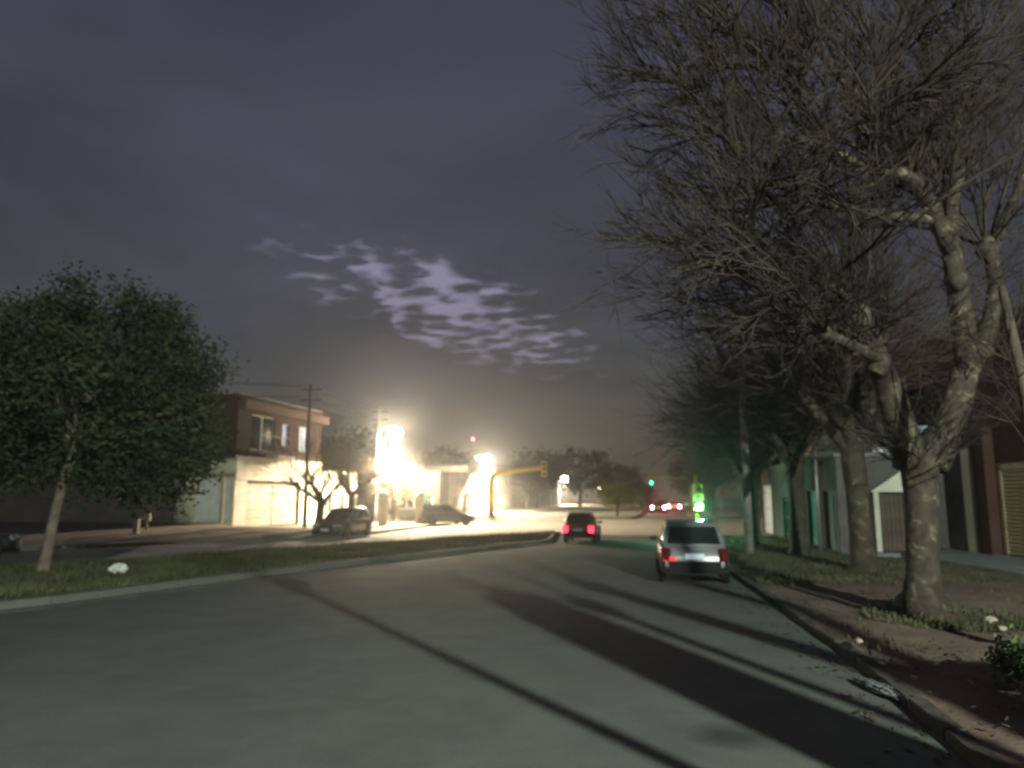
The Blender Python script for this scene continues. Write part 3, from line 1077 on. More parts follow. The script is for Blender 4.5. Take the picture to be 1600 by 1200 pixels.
# leafy crowns
def leaf_crown(mb, centre, radii, n_clump, per, leaf, rg, flat=0.0, clump_r=0.5):
    for c in range(n_clump):
        while True:
            p = Vector((rg.uniform(-1, 1), rg.uniform(-1, 1), rg.uniform(-1, 1)))
            if 0.12 < p.length < 1.0:
                break
        p = p * (0.55 + 0.45 * rg.random()) if rg.random() < 0.3 else p.normalized() * rg.uniform(0.66, 1.04)
        cp = Vector(centre) + Vector((p.x * radii[0], p.y * radii[1], p.z * radii[2]))
        cr = clump_r * rg.uniform(0.6, 1.3)
        for i in range(per):
            q = cp + Vector((rg.gauss(0, cr * 0.5), rg.gauss(0, cr * 0.5), rg.gauss(0, cr * 0.42)))
            a = Vector((rg.gauss(0, 1), rg.gauss(0, 1), rg.gauss(0, 0.6))).normalized()
            bb = a.orthogonal().normalized()
            bb = (bb * math.cos(rg.random() * 6.28) + a.cross(bb) * math.sin(rg.random() * 6.28)).normalized()
            s = leaf * rg.uniform(0.6, 1.3)
            mb.add([q - a * s, q + bb * s * 0.45, q + a * s, q - bb * s * 0.45], [(0, 1, 2, 3)])

def leafy_tree(name, label, base, trunk_pts, trunk_r, crowns, seed, leafmat='leaf', bark='bark_pale', group=None, leaf=0.11, n_clump=330, per=42, clump_r=0.5, cat='tree'):
    rg = random.Random(seed)
    root = empty(name, base, 0, label, cat, group)
    B = Vector(base)
    t = MB()
    tp = [Vector(p) - B for p in trunk_pts]
    trunk_tube(t, tp, trunk_r, rg, n=10)
    cm = MB()
    for c, rr, share in crowns:
        C = Vector(c) - B
        for k in range(6):
            a = rg.uniform(0, 6.28)
            e = C + Vector((math.cos(a) * rr[0] * 0.7, math.sin(a) * rr[1] * 0.7, rg.uniform(-0.3, 0.6) * rr[2]))
            mid = tp[-1].lerp(e, 0.5) + Vector((0, 0, 0.2))
            t.tube([tp[-1] - Vector((0, 0, 0.1)), mid, e], [trunk_r[-1] * 0.6, trunk_r[-1] * 0.4, trunk_r[-1] * 0.15], 6, cap=False)
        leaf_crown(cm, C, rr, int(n_clump * share), per, leaf, rg, clump_r=clump_r)
    t.build('trunk', M[bark], root, smooth=True)
    o = cm.build('crown', M[leafmat], root)
    o['kind'] = 'stuff'
    return root

lb = G(66, 893, 0.145)
YL = lb.y
leafy_tree('leafy_tree', 'leaning leafy evergreen tree with pale trunk on the grass median', lb,
           [lb, at(72, 870, YL), at(86, 800, YL), at(104, 735, YL), at(122, 690, YL)], [0.20, 0.145, 0.125, 0.12, 0.12],
           [(at(150, 585, YL), (3.0, 2.8, 2.6), 0.55), (at(30, 600, YL + 0.3), (2.5, 2.4, 2.3), 0.33), (at(255, 650, YL), (1.5, 2.0, 1.8), 0.2), (at(215, 715, YL + 0.2), (1.7, 1.9, 1.1), 0.16), (at(20, 700, YL + 0.4), (1.6, 1.9, 1.0), 0.12)], 41,
           n_clump=260, per=150, leaf=0.085, clump_r=0.62)
# median shrubs beyond the crossing
p = Vector((7.4 + 3.0, 74.0, 0.15))
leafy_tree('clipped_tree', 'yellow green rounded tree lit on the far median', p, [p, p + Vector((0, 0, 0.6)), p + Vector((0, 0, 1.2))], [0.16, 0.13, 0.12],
           [(p + Vector((0, 0, 2.15)), (2.0, 1.8, 1.25), 1.0)], 43, leafmat='leaf_lamplit', bark='bark_dark', n_clump=150, per=40, leaf=0.10)
p = Vector((16.4, 95.0, 0.15))
leafy_tree('clipped_tree', 'dark rounded tree behind the yellow green one on the far median', p, [p, p + Vector((0, 0, 0.6)), p + Vector((0, 0, 1.2))], [0.16, 0.13, 0.12],
           [(p + Vector((0, 0, 2.1)), (1.9, 1.9, 1.7), 1.0)], 44, leafmat='leaf_dark', bark='bark_dark', n_clump=150, per=34, leaf=0.12)
# skyline trees
for i, (px, topy, d, rx, lab) in enumerate((
        (905, 698, 135, 6.0, 'broad dark tree on the skyline right of the yellow signal'),
        (965, 722, 150, 5.5, 'dark tree on the skyline above the green clipped tree'),
        (838, 705, 128, 4.6, 'dark skyline tree behind the yellow signal arm'),
        (700, 702, 112, 5.0, 'brownish dark tree on the skyline below the red beacon'),
        (1085, 722, 140, 5.0, 'dark leafy tree closing the right side of the far street'),
        (560, 668, 88, 4.5, 'dark tree behind the white house left of the first lamp'))):
    tpz = at(px, topy, d)
    base = Vector((tpz.x, d, 0))
    h = tpz.z
    leafy_tree('skyline_tree', lab, base, [base, base + Vector((0.1, 0, h * 0.25)), base + Vector((0, 0, h * 0.45))], [0.4, 0.3, 0.25],
               [(base + Vector((0, 0, h * 0.62)), (rx, rx * 0.8, h * 0.36), 1.0)], 60 + i, leafmat='leaf_dark', bark='bark_dark', n_clump=170, per=26, leaf=0.32, clump_r=1.1,
               group='dark trees on the skyline')
# bush at the right edge
p = Vector((5.42, 7.9, 0.10))
leafy_tree('bush', 'green leafy bush at the lower right edge of the verge', p, [p, p + Vector((0, 0, 0.1)), p + Vector((0, 0, 0.2))], [0.06, 0.05, 0.04],
           [(p + Vector((0.15, 0, 0.28)), (0.50, 0.62, 0.22), 0.8), (p + Vector((-0.35, -1.1, 0.2)), (0.45, 0.6, 0.2), 0.4)], 48, n_clump=90, per=34, leaf=0.045, clump_r=0.18, bark='bark_dark', cat='bush', leafmat='leaf_bush')

# ------------------------------------------------------------------ houses
def wall_open(mb, w, h, ops, t=0.25, x0=0.0, z0=0.0):
    """front wall (face at y=0, depth t into +y) with rectangular openings and their reveals"""
    xs = sorted({x0, x0 + w, *[o[0] for o in ops], *[o[1] for o in ops]})
    zs = sorted({z0, z0 + h, *[o[2] for o in ops], *[o[3] for o in ops]})
    for xa, xb in zip(xs, xs[1:]):
        for za, zb in zip(zs, zs[1:]):
            cx, cz = (xa + xb) / 2, (za + zb) / 2
            if any(o[0] < cx < o[1] and o[2] < cz < o[3] for o in ops):
                continue
            mb.add([(xa, 0, za), (xb, 0, za), (xb, 0, zb), (xa, 0, zb)], [(0, 1, 2, 3)])
    for a, b, c, d in ops:
        mb.add([(a, 0, c), (b, 0, c), (b, 0, d), (a, 0, d), (a, t, c), (b, t, c), (b, t, d), (a, t, d)],
               [(0, 4, 5, 1), (1, 5, 6, 2), (2, 6, 7, 3), (3, 7, 4, 0)])

def house(name, label, origin, rz, w, h, depth, wallm, ops, cat='house', group=None, roof='flat', parapet=0.35, roofm='roof', z0=-0.4, trim='frame'):
    root = empty(name, origin, rz, label, cat, group)
    mb = MB()
    wall_open(mb, w, h - z0, [o[:4] for o in ops], z0=z0)
    mb.add([(0, 0, z0), (w, 0, z0), (w, depth, z0), (0, depth, z0), (0, 0, h), (w, 0, h), (w, depth, h), (0, depth, h)],
           [(1, 2, 6, 5), (2, 3, 7, 6), (3, 0, 4, 7)])
    # dark room behind the openings
    mb.add([(0, 0.5, z0), (w, 0.5, z0), (w, 0.5, h), (0, 0.5, h)], [(0, 1, 2, 3)])
    mb.build('wall', M[wallm], root)
    if roof == 'flat':
        b = MB()
        b.box(0.25, w - 0.25, 0.25, depth - 0.2, h - 0.25, h - 0.05)
        b.build('roof', M[roofm], root)
        b = MB()
        b.bbox(-0.06, w + 0.06, -0.06, 0.22, h, h + 0.10, 0.012)
        b.bbox(-0.06, 0.16, 0.225, depth, h, h + 0.10, 0.012)
        b.bbox(w - 0.16, w + 0.06, 0.225, depth, h, h + 0.10, 0.012)
        b.build('coping', M['concrete'], root)
    else:
        b = MB()
        rh = 1.5
        b.loft([[(-0.3, -0.35, h), (-0.3, depth / 2, h + rh), (-0.3, depth + 0.3, h), (-0.3, depth + 0.3, h - 0.12), (-0.3, depth / 2, h + rh - 0.14), (-0.3, -0.35, h - 0.12)],
                [(w + 0.3, -0.35, h), (w + 0.3, depth / 2, h + rh), (w + 0.3, depth + 0.3, h), (w + 0.3, depth + 0.3, h - 0.12), (w + 0.3, depth / 2, h + rh - 0.14), (w + 0.3, -0.35, h - 0.12)]])
        b.build('roof', M[roofm], root, fixn=True)
    for o in ops:
        a, b_, c, d = o[:4]
        kind = o[4]
        ww, hh = b_ - a, d - c
        if kind in ('window', 'litwindow'):
            fr = MB()
            f = 0.06
            fr.box(a, b_, 0.10, 0.16, c, c + f).box(a, b_, 0.10, 0.16, d - f, d)
            fr.box(a, a + f, 0.10, 0.16, c + f, d - f).box(b_ - f, b_, 0.10, 0.16, c + f, d - f)
            if ww > 0.9:
                fr.box((a + b_) / 2 - 0.03, (a + b_) / 2 + 0.03, 0.10, 0.16, c + f, d - f)
            win = fr.build('window', M[trim], root)
            pn = MB()
            pn.box(a + f, b_ - f, 0.13, 0.142, c + f, d - f)
            if kind == 'window':
                pn.build('pane', M['glass'], win)
            else:
                pn2 = MB()
                pn2.box(a + f, b_ - f, 0.20, 0.21, c + f, d - f)
                pn2.build('blind', M['litwin'], win)
                sl_ = MB()
                sl_.box(a + f, b_ - f, 0.165, 0.18, 0, 0.03)
                me = sl_.mesh('slat', M['iron'])
                nsl = int(hh / 0.16)
                for q in range(nsl):
                    inst('slat', me, win, (0, 0, c + f + 0.05 + q * 0.16))
            s = MB()
            s.bbox(a - 0.08, b_ + 0.08, -0.07, 0.11, c - 0.07, c - 0.003, 0.01)
            s.build('sill', M['concrete'], win)
        elif kind == 'door':
            dm = o[5] if len(o) > 5 else 'wood'
            dr = MB()
            dr.box(a + 0.05, b_ - 0.05, 0.14, 0.19, c + 0.01, d - 0.05)
            pw = (ww - 0.1) / 2
            for sx in (0, 1):
                for (za, zb) in ((0.12, 0.45), (0.52, 0.93)):
                    dr.bbox(a + 0.05 + sx * pw + 0.08, a + 0.05 + (sx + 1) * pw - 0.08, 0.12, 0.141, c + hh * za, c + hh * zb, 0.012)
            door = dr.build('door', M[dm], root)
            fr = MB()
            fr.box(a, a + 0.05, 0.08, 0.2, c, d).box(b_ - 0.05, b_, 0.08, 0.2, c, d).box(a + 0.05, b_ - 0.05, 0.08, 0.2, d - 0.05, d)
            fr.build('frame', M[trim], door)
            hd = MB()
            hd.tube([(b_ - 0.16, 0.06, c + 1.0), (b_ - 0.16, 0.14, c + 1.0)], [0.025, 0.025], 8)
            hd.build('handle', M['steel'], door)
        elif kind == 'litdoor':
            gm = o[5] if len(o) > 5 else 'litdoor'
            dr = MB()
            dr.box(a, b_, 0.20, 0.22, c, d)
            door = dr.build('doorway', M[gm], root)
            nb_ = max(2, int(ww / 0.16))
            br = MB()
            br.tube([(0, 0.10, c), (0, 0.10, d)], [0.014, 0.014], 6)
            me = br.mesh('bar', M['frame'] if gm == 'litdoor' else M['greenwood'])
            for q in range(nb_ + 1):
                inst('bar', me, door, (a + ww * q / nb_, 0, 0))
            rl = MB()
            for zz in (c + 0.15, (c + d) / 2, d - 0.15):
                rl.box(a, b_, 0.07, 0.09, zz, zz + 0.05)
            rl.build('rail', M['frame'] if gm == 'litdoor' else M['greenwood'], door)
        elif kind in ('garage', 'shutter'):
            part = MB()
            part.box(a, a + 0.07, 0.06, 0.2, c, d).box(b_ - 0.07, b_, 0.06, 0.2, c, d).box(a + 0.07, b_ - 0.07, 0.04, 0.2, d - 0.22 if kind == 'shutter' else d - 0.08, d)
            top = d - (0.22 if kind == 'shutter' else 0.08)
            gd = part.build('roller_shutter' if kind == 'shutter' else 'garage_door', M['shutter' if kind == 'shutter' else 'garage'], root)
            ph = 0.115 if kind == 'shutter' else 0.46
            nn = int((top - c) / ph)
            ph = (top - c) / nn
            sm = MB()
            if kind == 'shutter':
                x0_, x1_ = a + 0.07, b_ - 0.07
                prof = [(0.10, 0.004), (0.075, ph * 0.25), (0.065, ph * 0.5), (0.075, ph * 0.8), (0.115, ph - 0.008), (0.14, ph * 0.5)]
                sm.loft([[(x0_, y, z) for y, z in prof], [(x1_, y, z) for y, z in prof]])
                me = sm.mesh('slat', M['shutter'])
                for q in range(nn):
                    inst('slat', me, gd, (0, 0, c + q * ph))
            else:
                half = (ww - 0.14 - 0.05) / 2
                sm.bbox(0, half, 0.10, 0.15, 0.008, ph - 0.008, 0.012)
                me = sm.mesh('panel', M['garage'])
                for q in range(nn):
                    for sx in (0, 1):
                        inst('panel', me, gd, (a + 0.07 + sx * (half + 0.05), 0, c + q * ph))
                st = MB()
                st.box(a + 0.07 + half, a + 0.07 + half + 0.05, 0.08, 0.16, c, top)
                st.build('centre_post', M['iron'], gd)
    return root

ANG = math.atan2(U.y, U.x)       # local x along the street, outward side towards the road for left houses
FA = Vector((-14.4, 50.5, 0))
def fl(t):
    return FA + U * t

# House A: two-storey brick house with garage
t0, t1 = -7.6, 2.9
wA = t1 - t0
o = fl(t0)
GA = 'houses along the left pavement'
def tx(px):
    """distance along the left facade line (from house A's near end) seen at pixel column px"""
    s = (px - 800) / 1155.5
    t = (s * FA.y - FA.x) / (U.x - s * U.y)
    return t - t0
opsA = [(tx(389), tx(470), 0.28, 2.85, 'garage'),
        (tx(441), tx(451), 5.35, 6.75, 'litwindow'), (tx(467.5), tx(482), 5.1, 6.8, 'litwindow'),
        (tx(392), tx(428), 4.85, 7.0, 'window')]
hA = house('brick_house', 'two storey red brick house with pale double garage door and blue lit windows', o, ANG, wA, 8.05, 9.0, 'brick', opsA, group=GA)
b = MB()
b.bbox(-0.02, wA + 0.02, -0.12, -0.004, 3.02, 4.45, 0.02)
b.build('panel', M['white'], hA)
b = MB()
b.bbox(-0.10, wA + 0.10, -0.55, -0.002, 7.18, 7.72, 0.02)
b.build('fascia', M['fascia'], hA)
b = MB()
b.box(-0.02, tx(389) - 0.05, -0.06, -0.003, -0.3, 3.0)
b.build('render', M['white'], hA)
b = MB()
b.box(tx(470) + 0.05, wA + 0.02, -0.06, -0.003, -0.3, 3.0)
b.build('render', M['white'], hA)
b = MB()
b.bbox(tx(414), tx(440), -1.0, -0.125, 4.36, 4.60, 0.03)
b.build('awning', M['white'], hA)
bal = MB()
bal.bbox(tx(386), tx(434), -0.9, -0.003, 4.62, 4.78, 0.02)
balo = bal.build('balcony', M['fascia'], hA)
for q in range(16):
    x = tx(386) + 0.05 + (tx(434) - tx(386) - 0.1) * q / 15
    r_ = MB()
    if q == 0:
        r_.tube([(0, -0.84, 4.78), (0, -0.84, 5.68)], [0.013, 0.013], 5)
        bme = r_.mesh('baluster', M['iron'])
    inst('baluster', bme, balo, (x, 0, 0))
r_ = MB()
r_.box(tx(386), tx(434), -0.87, -0.81, 5.68, 5.73)
r_.build('rail', M['iron'], balo)

# House B: raised single-storey cream house
dB = Vector((4.5, 1.9, 0)).normalized()
oB = Vector((-26.4, 38.45, 0.62))
angB = math.atan2(dB.y, dB.x)
def bx(px):
    s = (px - 800) / 1155.5
    t = (s * oB.y - oB.x) / (dB.x - s * dB.y)
    return t
wB = bx(371)
opsB = [(bx(258), bx(297), 0.12, 2.35, 'garage'), (bx(312), bx(350), 0.10, 2.40, 'door', 'frame'), (bx(356), bx(366), 0.10, 2.4, 'door', 'frame'),
        (bx(190), bx(225), 0.9, 2.1, 'window')]
hB = house('cream_house', 'raised single storey cream house with white double doors beside the brick house', oB, angB, wB, 3.55, 8.0, 'cream', opsB, group=GA)
b = MB()
b.bbox(-0.05, wB - 0.02, -0.7, -0.004, 2.62, 2.78, 0.02)
b.build('canopy', M['concrete'], hB)
b = MB()
b.tube([(bx(353), -0.35, -0.4), (bx(353), -0.35, 2.62)], [0.11, 0.10], 10)
b.build('column', M['cream'], hB)
# House B2 far left, dark behind the leafy tree
oB2 = oB - dB * 13.0
hB2 = house('dark_house', 'low dark house behind the leafy tree at the left edge', oB2 + Vector((0, 0, -0.1)), angB, 12.9, 3.3, 8.0, 'darkrender',
            [(7.0, 8.2, 0.9, 2.1, 'window'), (9.2, 10.2, 0.05, 2.2, 'door'), (2.0, 4.6, 0.05, 2.3, 'garage')], group=GA)
# House A2: low white house right of A
o = fl(t1 + 0.1)
house('white_house', 'low white house lit behind the bare trees left of the first lamp', o, ANG, 6.3, 3.9, 8.0, 'white',
      [(1.0, 2.2, 0.9, 2.2, 'window'), (3.4, 4.4, 0.1, 2.3, 'door')], group=GA)
# House C: grey corner house, set forward
oC = Vector((-11.2, 61.0, 0.15))
house('corner_house', 'grey corner house with dark band behind the first lamp', oC, math.atan2(0.30, 0.955), 5.4, 3.9, 8.0, 'greyrender',
      [(0.5, 1.3, 0.05, 2.2, 'door'), (2.0, 3.3, 0.9, 2.0, 'window'), (4.0, 4.8, 0.9, 2.0, 'window')], group=GA)
# across the side street
def fl2(d, off=0.0):
    return Vector((-2.3 - 6.5 + 0.22 * (d - 70) + off, d, 0.1))
house('white_corner_house', 'blown out white house beside the second bright lamp', Vector((-7.2, 84.0, 0.1)), math.atan2(0.9, 0.44), 9.0, 4.6, 8.0, 'white',
      [(1.0, 2.2, 0.9, 2.2, 'window'), (3.4, 4.4, 0.1, 2.4, 'door'), (5.6, 7.8, 0.1, 2.5, 'garage')], group=GA)
tw = empty('water_tank', (-4.4, 88.5, 4.5), 0, 'white roof tank on the blown out white house', 'tank')
b = MB()
b.lathe([(0.75, 0.2), (0.8, 0.3), (0.8, 1.55), (0.6, 1.8), (0.2, 1.9)], 16)
b.build('tank', M['white'], tw, smooth=True)
b = MB()
for sx in (-0.5, 0.5):
    for sy in (-0.5, 0.5):
        b.box(sx - 0.05, sx + 0.05, sy - 0.05, sy + 0.05, 0, 0.25)
b.build('stand', M['concrete'], tw)
b = MB()
b.tube([(0.3, 0, 1.8), (0.3, 0, 3.6)], [0.03, 0.02], 6)
b.build('aerial', M['steel'], tw)
house('white_flat_house', 'white two storey house with a dark upper window under the signal arm', fl2(96, 0.6), ANG, 11.0, 5.9, 9.0, 'white',
      [(1.2, 2.6, 3.4, 4.9, 'window'), (1.4, 3.6, 0.1, 2.4, 'garage'), (5.0, 6.0, 0.1, 2.2, 'door'), (7.5, 9.0, 3.5, 4.7, 'window')], group=GA)
house('tiled_house', 'cream house with tiled roof beyond the signal arm', fl2(108.5, 0.2), ANG, 10, 3.6, 8.0, 'cream',
      [(1.2, 2.6, 0.9, 2.2, 'window'), (4.0, 5.0, 0.1, 2.2, 'door'), (7.0, 8.4, 0.9, 2.2, 'window')], roof='pitched', roofm='tile', group=GA)
house('pale_house', 'pale flat house far down the left side', fl2(120.5), ANG, 12, 4.4, 9.0, 'white',
      [(1.2, 2.6, 0.9, 2.2, 'window'), (5.0, 6.0, 0.1, 2.2, 'door'), (8.0, 10.0, 0.1, 2.4, 'garage')], group=GA)
house('grey_far_house', 'grey two storey house farthest down the left side', fl2(140), ANG, 14, 6.0, 9.0, 'greyrender',
      [(2, 3.4, 3.6, 4.8, 'window'), (6, 7.4, 3.6, 4.8, 'window'), (3, 5.4, 0.1, 2.4, 'garage'), (9, 10, 0.1, 2.2, 'door')], group=GA)
# garden wall pillars at the crossing
for i, (px, py, lab) in enumerate(((598, 824, 'pale gate pillar left of the grey corner house'), (655, 822, 'bright rounded gate pillar right of the grey corner house'))):
    g_ = G(px, py)
    r_ = empty('gate_pillar', (g_.x, g_.y, 0.1), 0, lab, 'pillar', 'gate pillars at the crossing')
    b = MB()
    b.bbox(-0.28, 0.28, -0.28, 0.28, -0.1, 1.9, 0.02)
    b.build('shaft', M['white'], r_)
    b = MB()
    b.lathe([(0.36, 1.9), (0.36, 2.0), (0.30, 2.2), (0.15, 2.35), (0.03, 2.4)], 12)
    b.build('cap', M['white'], r_, smooth=True)

# --- right side houses
UR = Vector((0.157, 0.988, 0)).normalized()
URA = Vector((0.02, 1.0, 0)).normalized()
ANGA = math.atan2(-URA.y, -URA.x)
ANGR = math.atan2(-UR.y, -UR.x)
GRH = 'houses along the right pavement'
oRA = Vector((15.3, 27.2, 0.28))
def rx(px, O, D):
    s = (px - 800) / 1155.5
    return (s * O.y - O.x) / (D.x - s * D.y)
D_ = -UR
DA = -URA
a1, a2, a3, a4 = rx(1478, oRA, DA), rx(1499, oRA, DA), rx(1509, oRA, DA), rx(1553, oRA, DA)
hRA = house('shutter_house', 'tall red brown house with slatted roller shutter at the right edge', oRA, ANGA, 12.5, 7.4, 9.0, 'brownrender',
      [(a4, a4 + 3.2, 0.02, 2.85, 'shutter'), (a2, a3, 0.02, 3.3, 'door'), (a4 + 5, a4 + 6.2, 0.9, 2.2, 'window')], group=GRH)
b = MB()
b.bbox(0.1, a2 - 0.05, -0.05, -0.003, 0.0, 3.3, 0.01)
b.build('render', M['white'], hRA)
b = MB()
b.bbox(a3 + 0.05, a3 + 0.65, -0.28, -0.003, 0.0, 3.4, 0.02)
b.build('pillar', M['cream'], hRA)
b = MB()
b.bbox(a4 - 0.55, a4 - 0.05, -0.35, -0.003, 0.0, 4.0, 0.02)
b.build('pillar', M['brownrender'], hRA)
# row further on, standing closer to the road
oRC = Vector((13.0, 37.5, 0.15))
c1 = [rx(p, oRC, D_) for p in (1186, 1203, 1217, 1233, 1256, 1276, 1281, 1301)]
hRC = house('row_house', 'dark low row house with a bright barred doorway and pale blue doors', oRC, ANGR, rx(1303, oRC, D_), 3.3, 3.1, 'darkrender',
      [(c1[0], c1[1], 0.05, 2.5, 'litdoor', 'litdoor'), (c1[2], c1[3], 0.05, 1.9, 'litdoor', 'glowgreen'),
       (c1[4], c1[5], 0.05, 2.15, 'door', 'bluewall'), (c1[6], c1[7], 0.05, 2.15, 'door', 'bluewall')], group=GRH, trim='bluewall')
# white gabled porch facing the viewer, against the end wall of the row house
pw = at(1372, 873, 24.75)
pr = empty('gabled_porch', (pw.x, 24.75, 0.28), R(-9), 'small white gabled porch with dark plank door behind the big plane tree', 'porch')
w_ = 1.35
b = MB()
b.box(0, 0.16, 0, 1.4, 0, 1.95).box(w_ - 0.35, w_, 0, 1.4, 0, 1.95)
b.loft([[(-0.12, -0.1, 1.95), (w_ + 0.12, -0.1, 1.95), (w_ * 0.78, -0.1, 2.75)], [(-0.12, 1.4, 1.95), (w_ + 0.12, 1.4, 1.95), (w_ * 0.78, 1.4, 2.75)]])
b.build('wall', M['white'], pr, fixn=True)
pm = MB()
pm.bbox(0, 0.135, 0.30, 0.36, 0.03, 1.94, 0.01)
pme = pm.mesh('plank', M['wood'])
for q in range(6):
    inst('plank', pme, pr, (0.165 + q * 0.139, 0, 0))
b = MB()
b.bbox(-0.3, w_ + 0.3, -0.75, -0.12, -0.12, 0.02, 0.02)
b.build('step', M['slabgrey'], pr)
b = MB()
b.bbox(w_ + 0.02, w_ + 0.32, -0.35, -0.05, 0.03, 0.55, 0.03)
b.build('planter', M['cream'], pr)
# dwelling behind porch, closing the gap: side wall windows of the tall house behind
hRD = house('rear_house', 'dark two storey house with white framed upper windows behind the big plane tree', Vector((11.9, 29.6, 0.2)), R(-9), 6.0, 6.4, 6, 'darkrender',
      [(2.35, 2.95, 3.0, 3.8, 'litwindow'), (4.0, 4.6, 3.4, 4.7, 'litwindow')], group=GRH)
# houses beyond the crossing, right
def fr2(d):
    return Vector((25.5 + 0.22 * (d - 70), d, 0.1))
house('corner_shop', 'dark flat house just beyond the crossing on the right', fr2(88), math.atan2(-U.y, -U.x), 13, 4.4, 8, 'greyrender',
      [(2, 4, 0.2, 2.4, 'garage'), (6, 7.4, 0.9, 2.1, 'window'), (10, 11, 0.1, 2.2, 'door')], group=GRH)
house('brick_far_house', 'brick house farthest along the right side', fr2(112), math.atan2(-U.y, -U.x), 18, 6.4, 8, 'brick',
      [(2, 4, 0.2, 2.4, 'garage'), (6, 7.4, 3.6, 4.8, 'window'), (10, 11, 0.1, 2.2, 'door'), (13, 14.4, 3.6, 4.8, 'window')], group=GRH)

# ------------------------------------------------------------------ street lamps
def street_lamp(label, x, y, z, power, glass='lampglass', toward=(1, 0), arm=1.4, colour=WARM, light=True, size=1.0, group='street lamps', lr=0.16, cone=168):
    base = Vector((x - toward[0] * arm, y - toward[1] * arm, 0.0))
    root = empty('street_lamp', base, math.atan2(toward[1], toward[0]), label, 'street lamp', group)
    b = MB()
    h = z
    b.tube([(0, 0, -0.1), (0, 0, 0.9), (0, 0, 0.92), (0, 0, h * 0.93), (0.08, 0, h * 0.985), (0.35, 0, h + 0.10), (arm - 0.30, 0, h + 0.17)],
           [0.10, 0.10, 0.075, 0.055, 0.05, 0.04, 0.035], 10)
    b.build('pole', M['steel'], root, smooth=True)
    b = MB()
    b.lathe([(0.16, -0.02), (0.16, 0.03), (0.11, 0.06)], 12)
    b.build('base_plate', M['steel'], root)
    b = MB()
    s = size
    prof = []
    s = size * 0.42
    for xx, hw, zt in ((-0.42, 0.06, 0.05), (-0.3, 0.13, 0.11), (0.0, 0.19, 0.16), (0.25, 0.16, 0.12), (0.36, 0.06, 0.04)):
        prof.append([(arm + xx * s, -hw * s, h + 0.10), (arm + xx * s, -hw * 0.75 * s, h + 0.10 + zt * 0.8 * s), (arm + xx * s, 0, h + 0.10 + zt * s),
                     (arm + xx * s, hw * 0.75 * s, h + 0.10 + zt * 0.8 * s), (arm + xx * s, hw * s, h + 0.10)])
    b.loft(prof)
    b.build('head', M['steel'], root, smooth=False)
    b = MB()
    s = size
    T = Matrix.Translation((arm, 0, h + 0.095))
    b.lathe([(0.04 * s, -0.44 * s), (0.12 * s, -0.41 * s), (0.20 * s, -0.33 * s), (0.24 * s, -0.21 * s), (0.225 * s, -0.10 * s), (0.16 * s, -0.02 * s), (0.06 * s, 0.02 * s)], 16, T)
    b.build('lens', M[glass], root, smooth=True)
    if light:
        ld = bpy.data.lights.new('lamp_light', 'SPOT' if cone < 180 else 'POINT')
        if cone < 180:
            ld.spot_size = R(cone)
            ld.spot_blend = 0.22
        ld.energy = power
        ld.color = colour
        ld.shadow_soft_size = lr
        lo = bpy.data.objects.new('lamp_light', ld)
        col.objects.link(lo)
        lo.parent = root
        lo.location = (arm, 0, h + 0.095 - 0.44 * s - lr - 0.05)
    return root

P0 = 44000
street_lamp('cool street lamp on the right verge behind the viewer', LAMP0.x, LAMP0.y, LAMP0.z + 0.45, P0, 'lampglass_cool', (-0.97, 0.2), colour=COOL, lr=0.10, cone=360)
l1 = at(617, 679, 55)
street_lamp('nearest bright street lamp, on the left corner above the lit bare tree', l1.x, l1.y, l1.z + 0.40, 36000, toward=(0.95, -0.3), size=2.2)
l2 = at(760, 719, 90)
street_lamp('second bright street lamp, left of the yellow signal arm', l2.x, l2.y, l2.z + 0.4, 80000, toward=(0.95, -0.3), size=2.6)
l3 = at(883, 748, 165)
street_lamp('third bright street lamp, right of the yellow signal arm', l3.x, l3.y, l3.z + 0.5, 50000, toward=(0.95, -0.3), size=3.2)
for i, (px, py, d, pw_) in enumerate(((938, 762, 235, 5000), (968, 767, 330, 0), (1075, 753, 180, 5000), (1108, 764, 95, 0))):
    q = at(px, py, d)
    street_lamp(['distant street lamp above the yellow green clipped tree', 'farthest street lamp, small point right of the clipped trees',
                 'distant street lamp on the right above the silver car', 'small street lamp above the right kerb near the green signal'][i],
                q.x, q.y, q.z, pw_, 'lampglass_far', (0.95, -0.3) if px < 1000 else (-0.95, 0.3), light=pw_ > 0, size=1.6 if d > 200 else 0.8)

# ------------------------------------------------------------------ poles and wires
def utility_pole(name, label, x, y, h, r, m, cross=True, box=None, group='utility poles'):
    root = empty(name, (x, y, 0.1), math.atan2(U.y, U.x) + R(90), label, 'pole', group)
    b = MB()
    b.tube([(0, 0, -0.2), (0, 0, h * 0.5), (0, 0, h)], [r, r * 0.85, r * 0.65], 12)
    b.build('shaft', M[m], root, smooth=True)
    if cross:
        for zz in (h - 0.35, h - 1.0):
            c = MB()
            c.bbox(-0.7, 0.7, -r - 0.08, -r + 0.02, zz, zz + 0.09, 0.008)
            ca = c.build('crossarm', M['woodpole'], root)
            me = None
            for xx in (-0.6, -0.2, 0.2, 0.6):
                if me is None:
                    i_ = MB()
                    i_.lathe([(0.02, 0), (0.04, 0.03), (0.03, 0.07), (0.045, 0.10), (0.02, 0.14)], 8)
                    me = i_.mesh('insulator', M['frame'])
                inst('insulator', me, ca, (xx, -r - 0.03, zz + 0.09))
    if box:
        c = MB()
        c.bbox(-0.35, 0.35, -r - 0.6, -r - 0.02, box, box + 1.1, 0.04)
        c.build('transformer', M['frame'], root)
    return root
pA = at(485, 600, 45)
utility_pole('utility_pole', 'dark utility pole rising in front of the brick house', pA.x, pA.y, pA.z - 0.1, 0.13, 'woodpole')
pB = at(593, 637, 60)
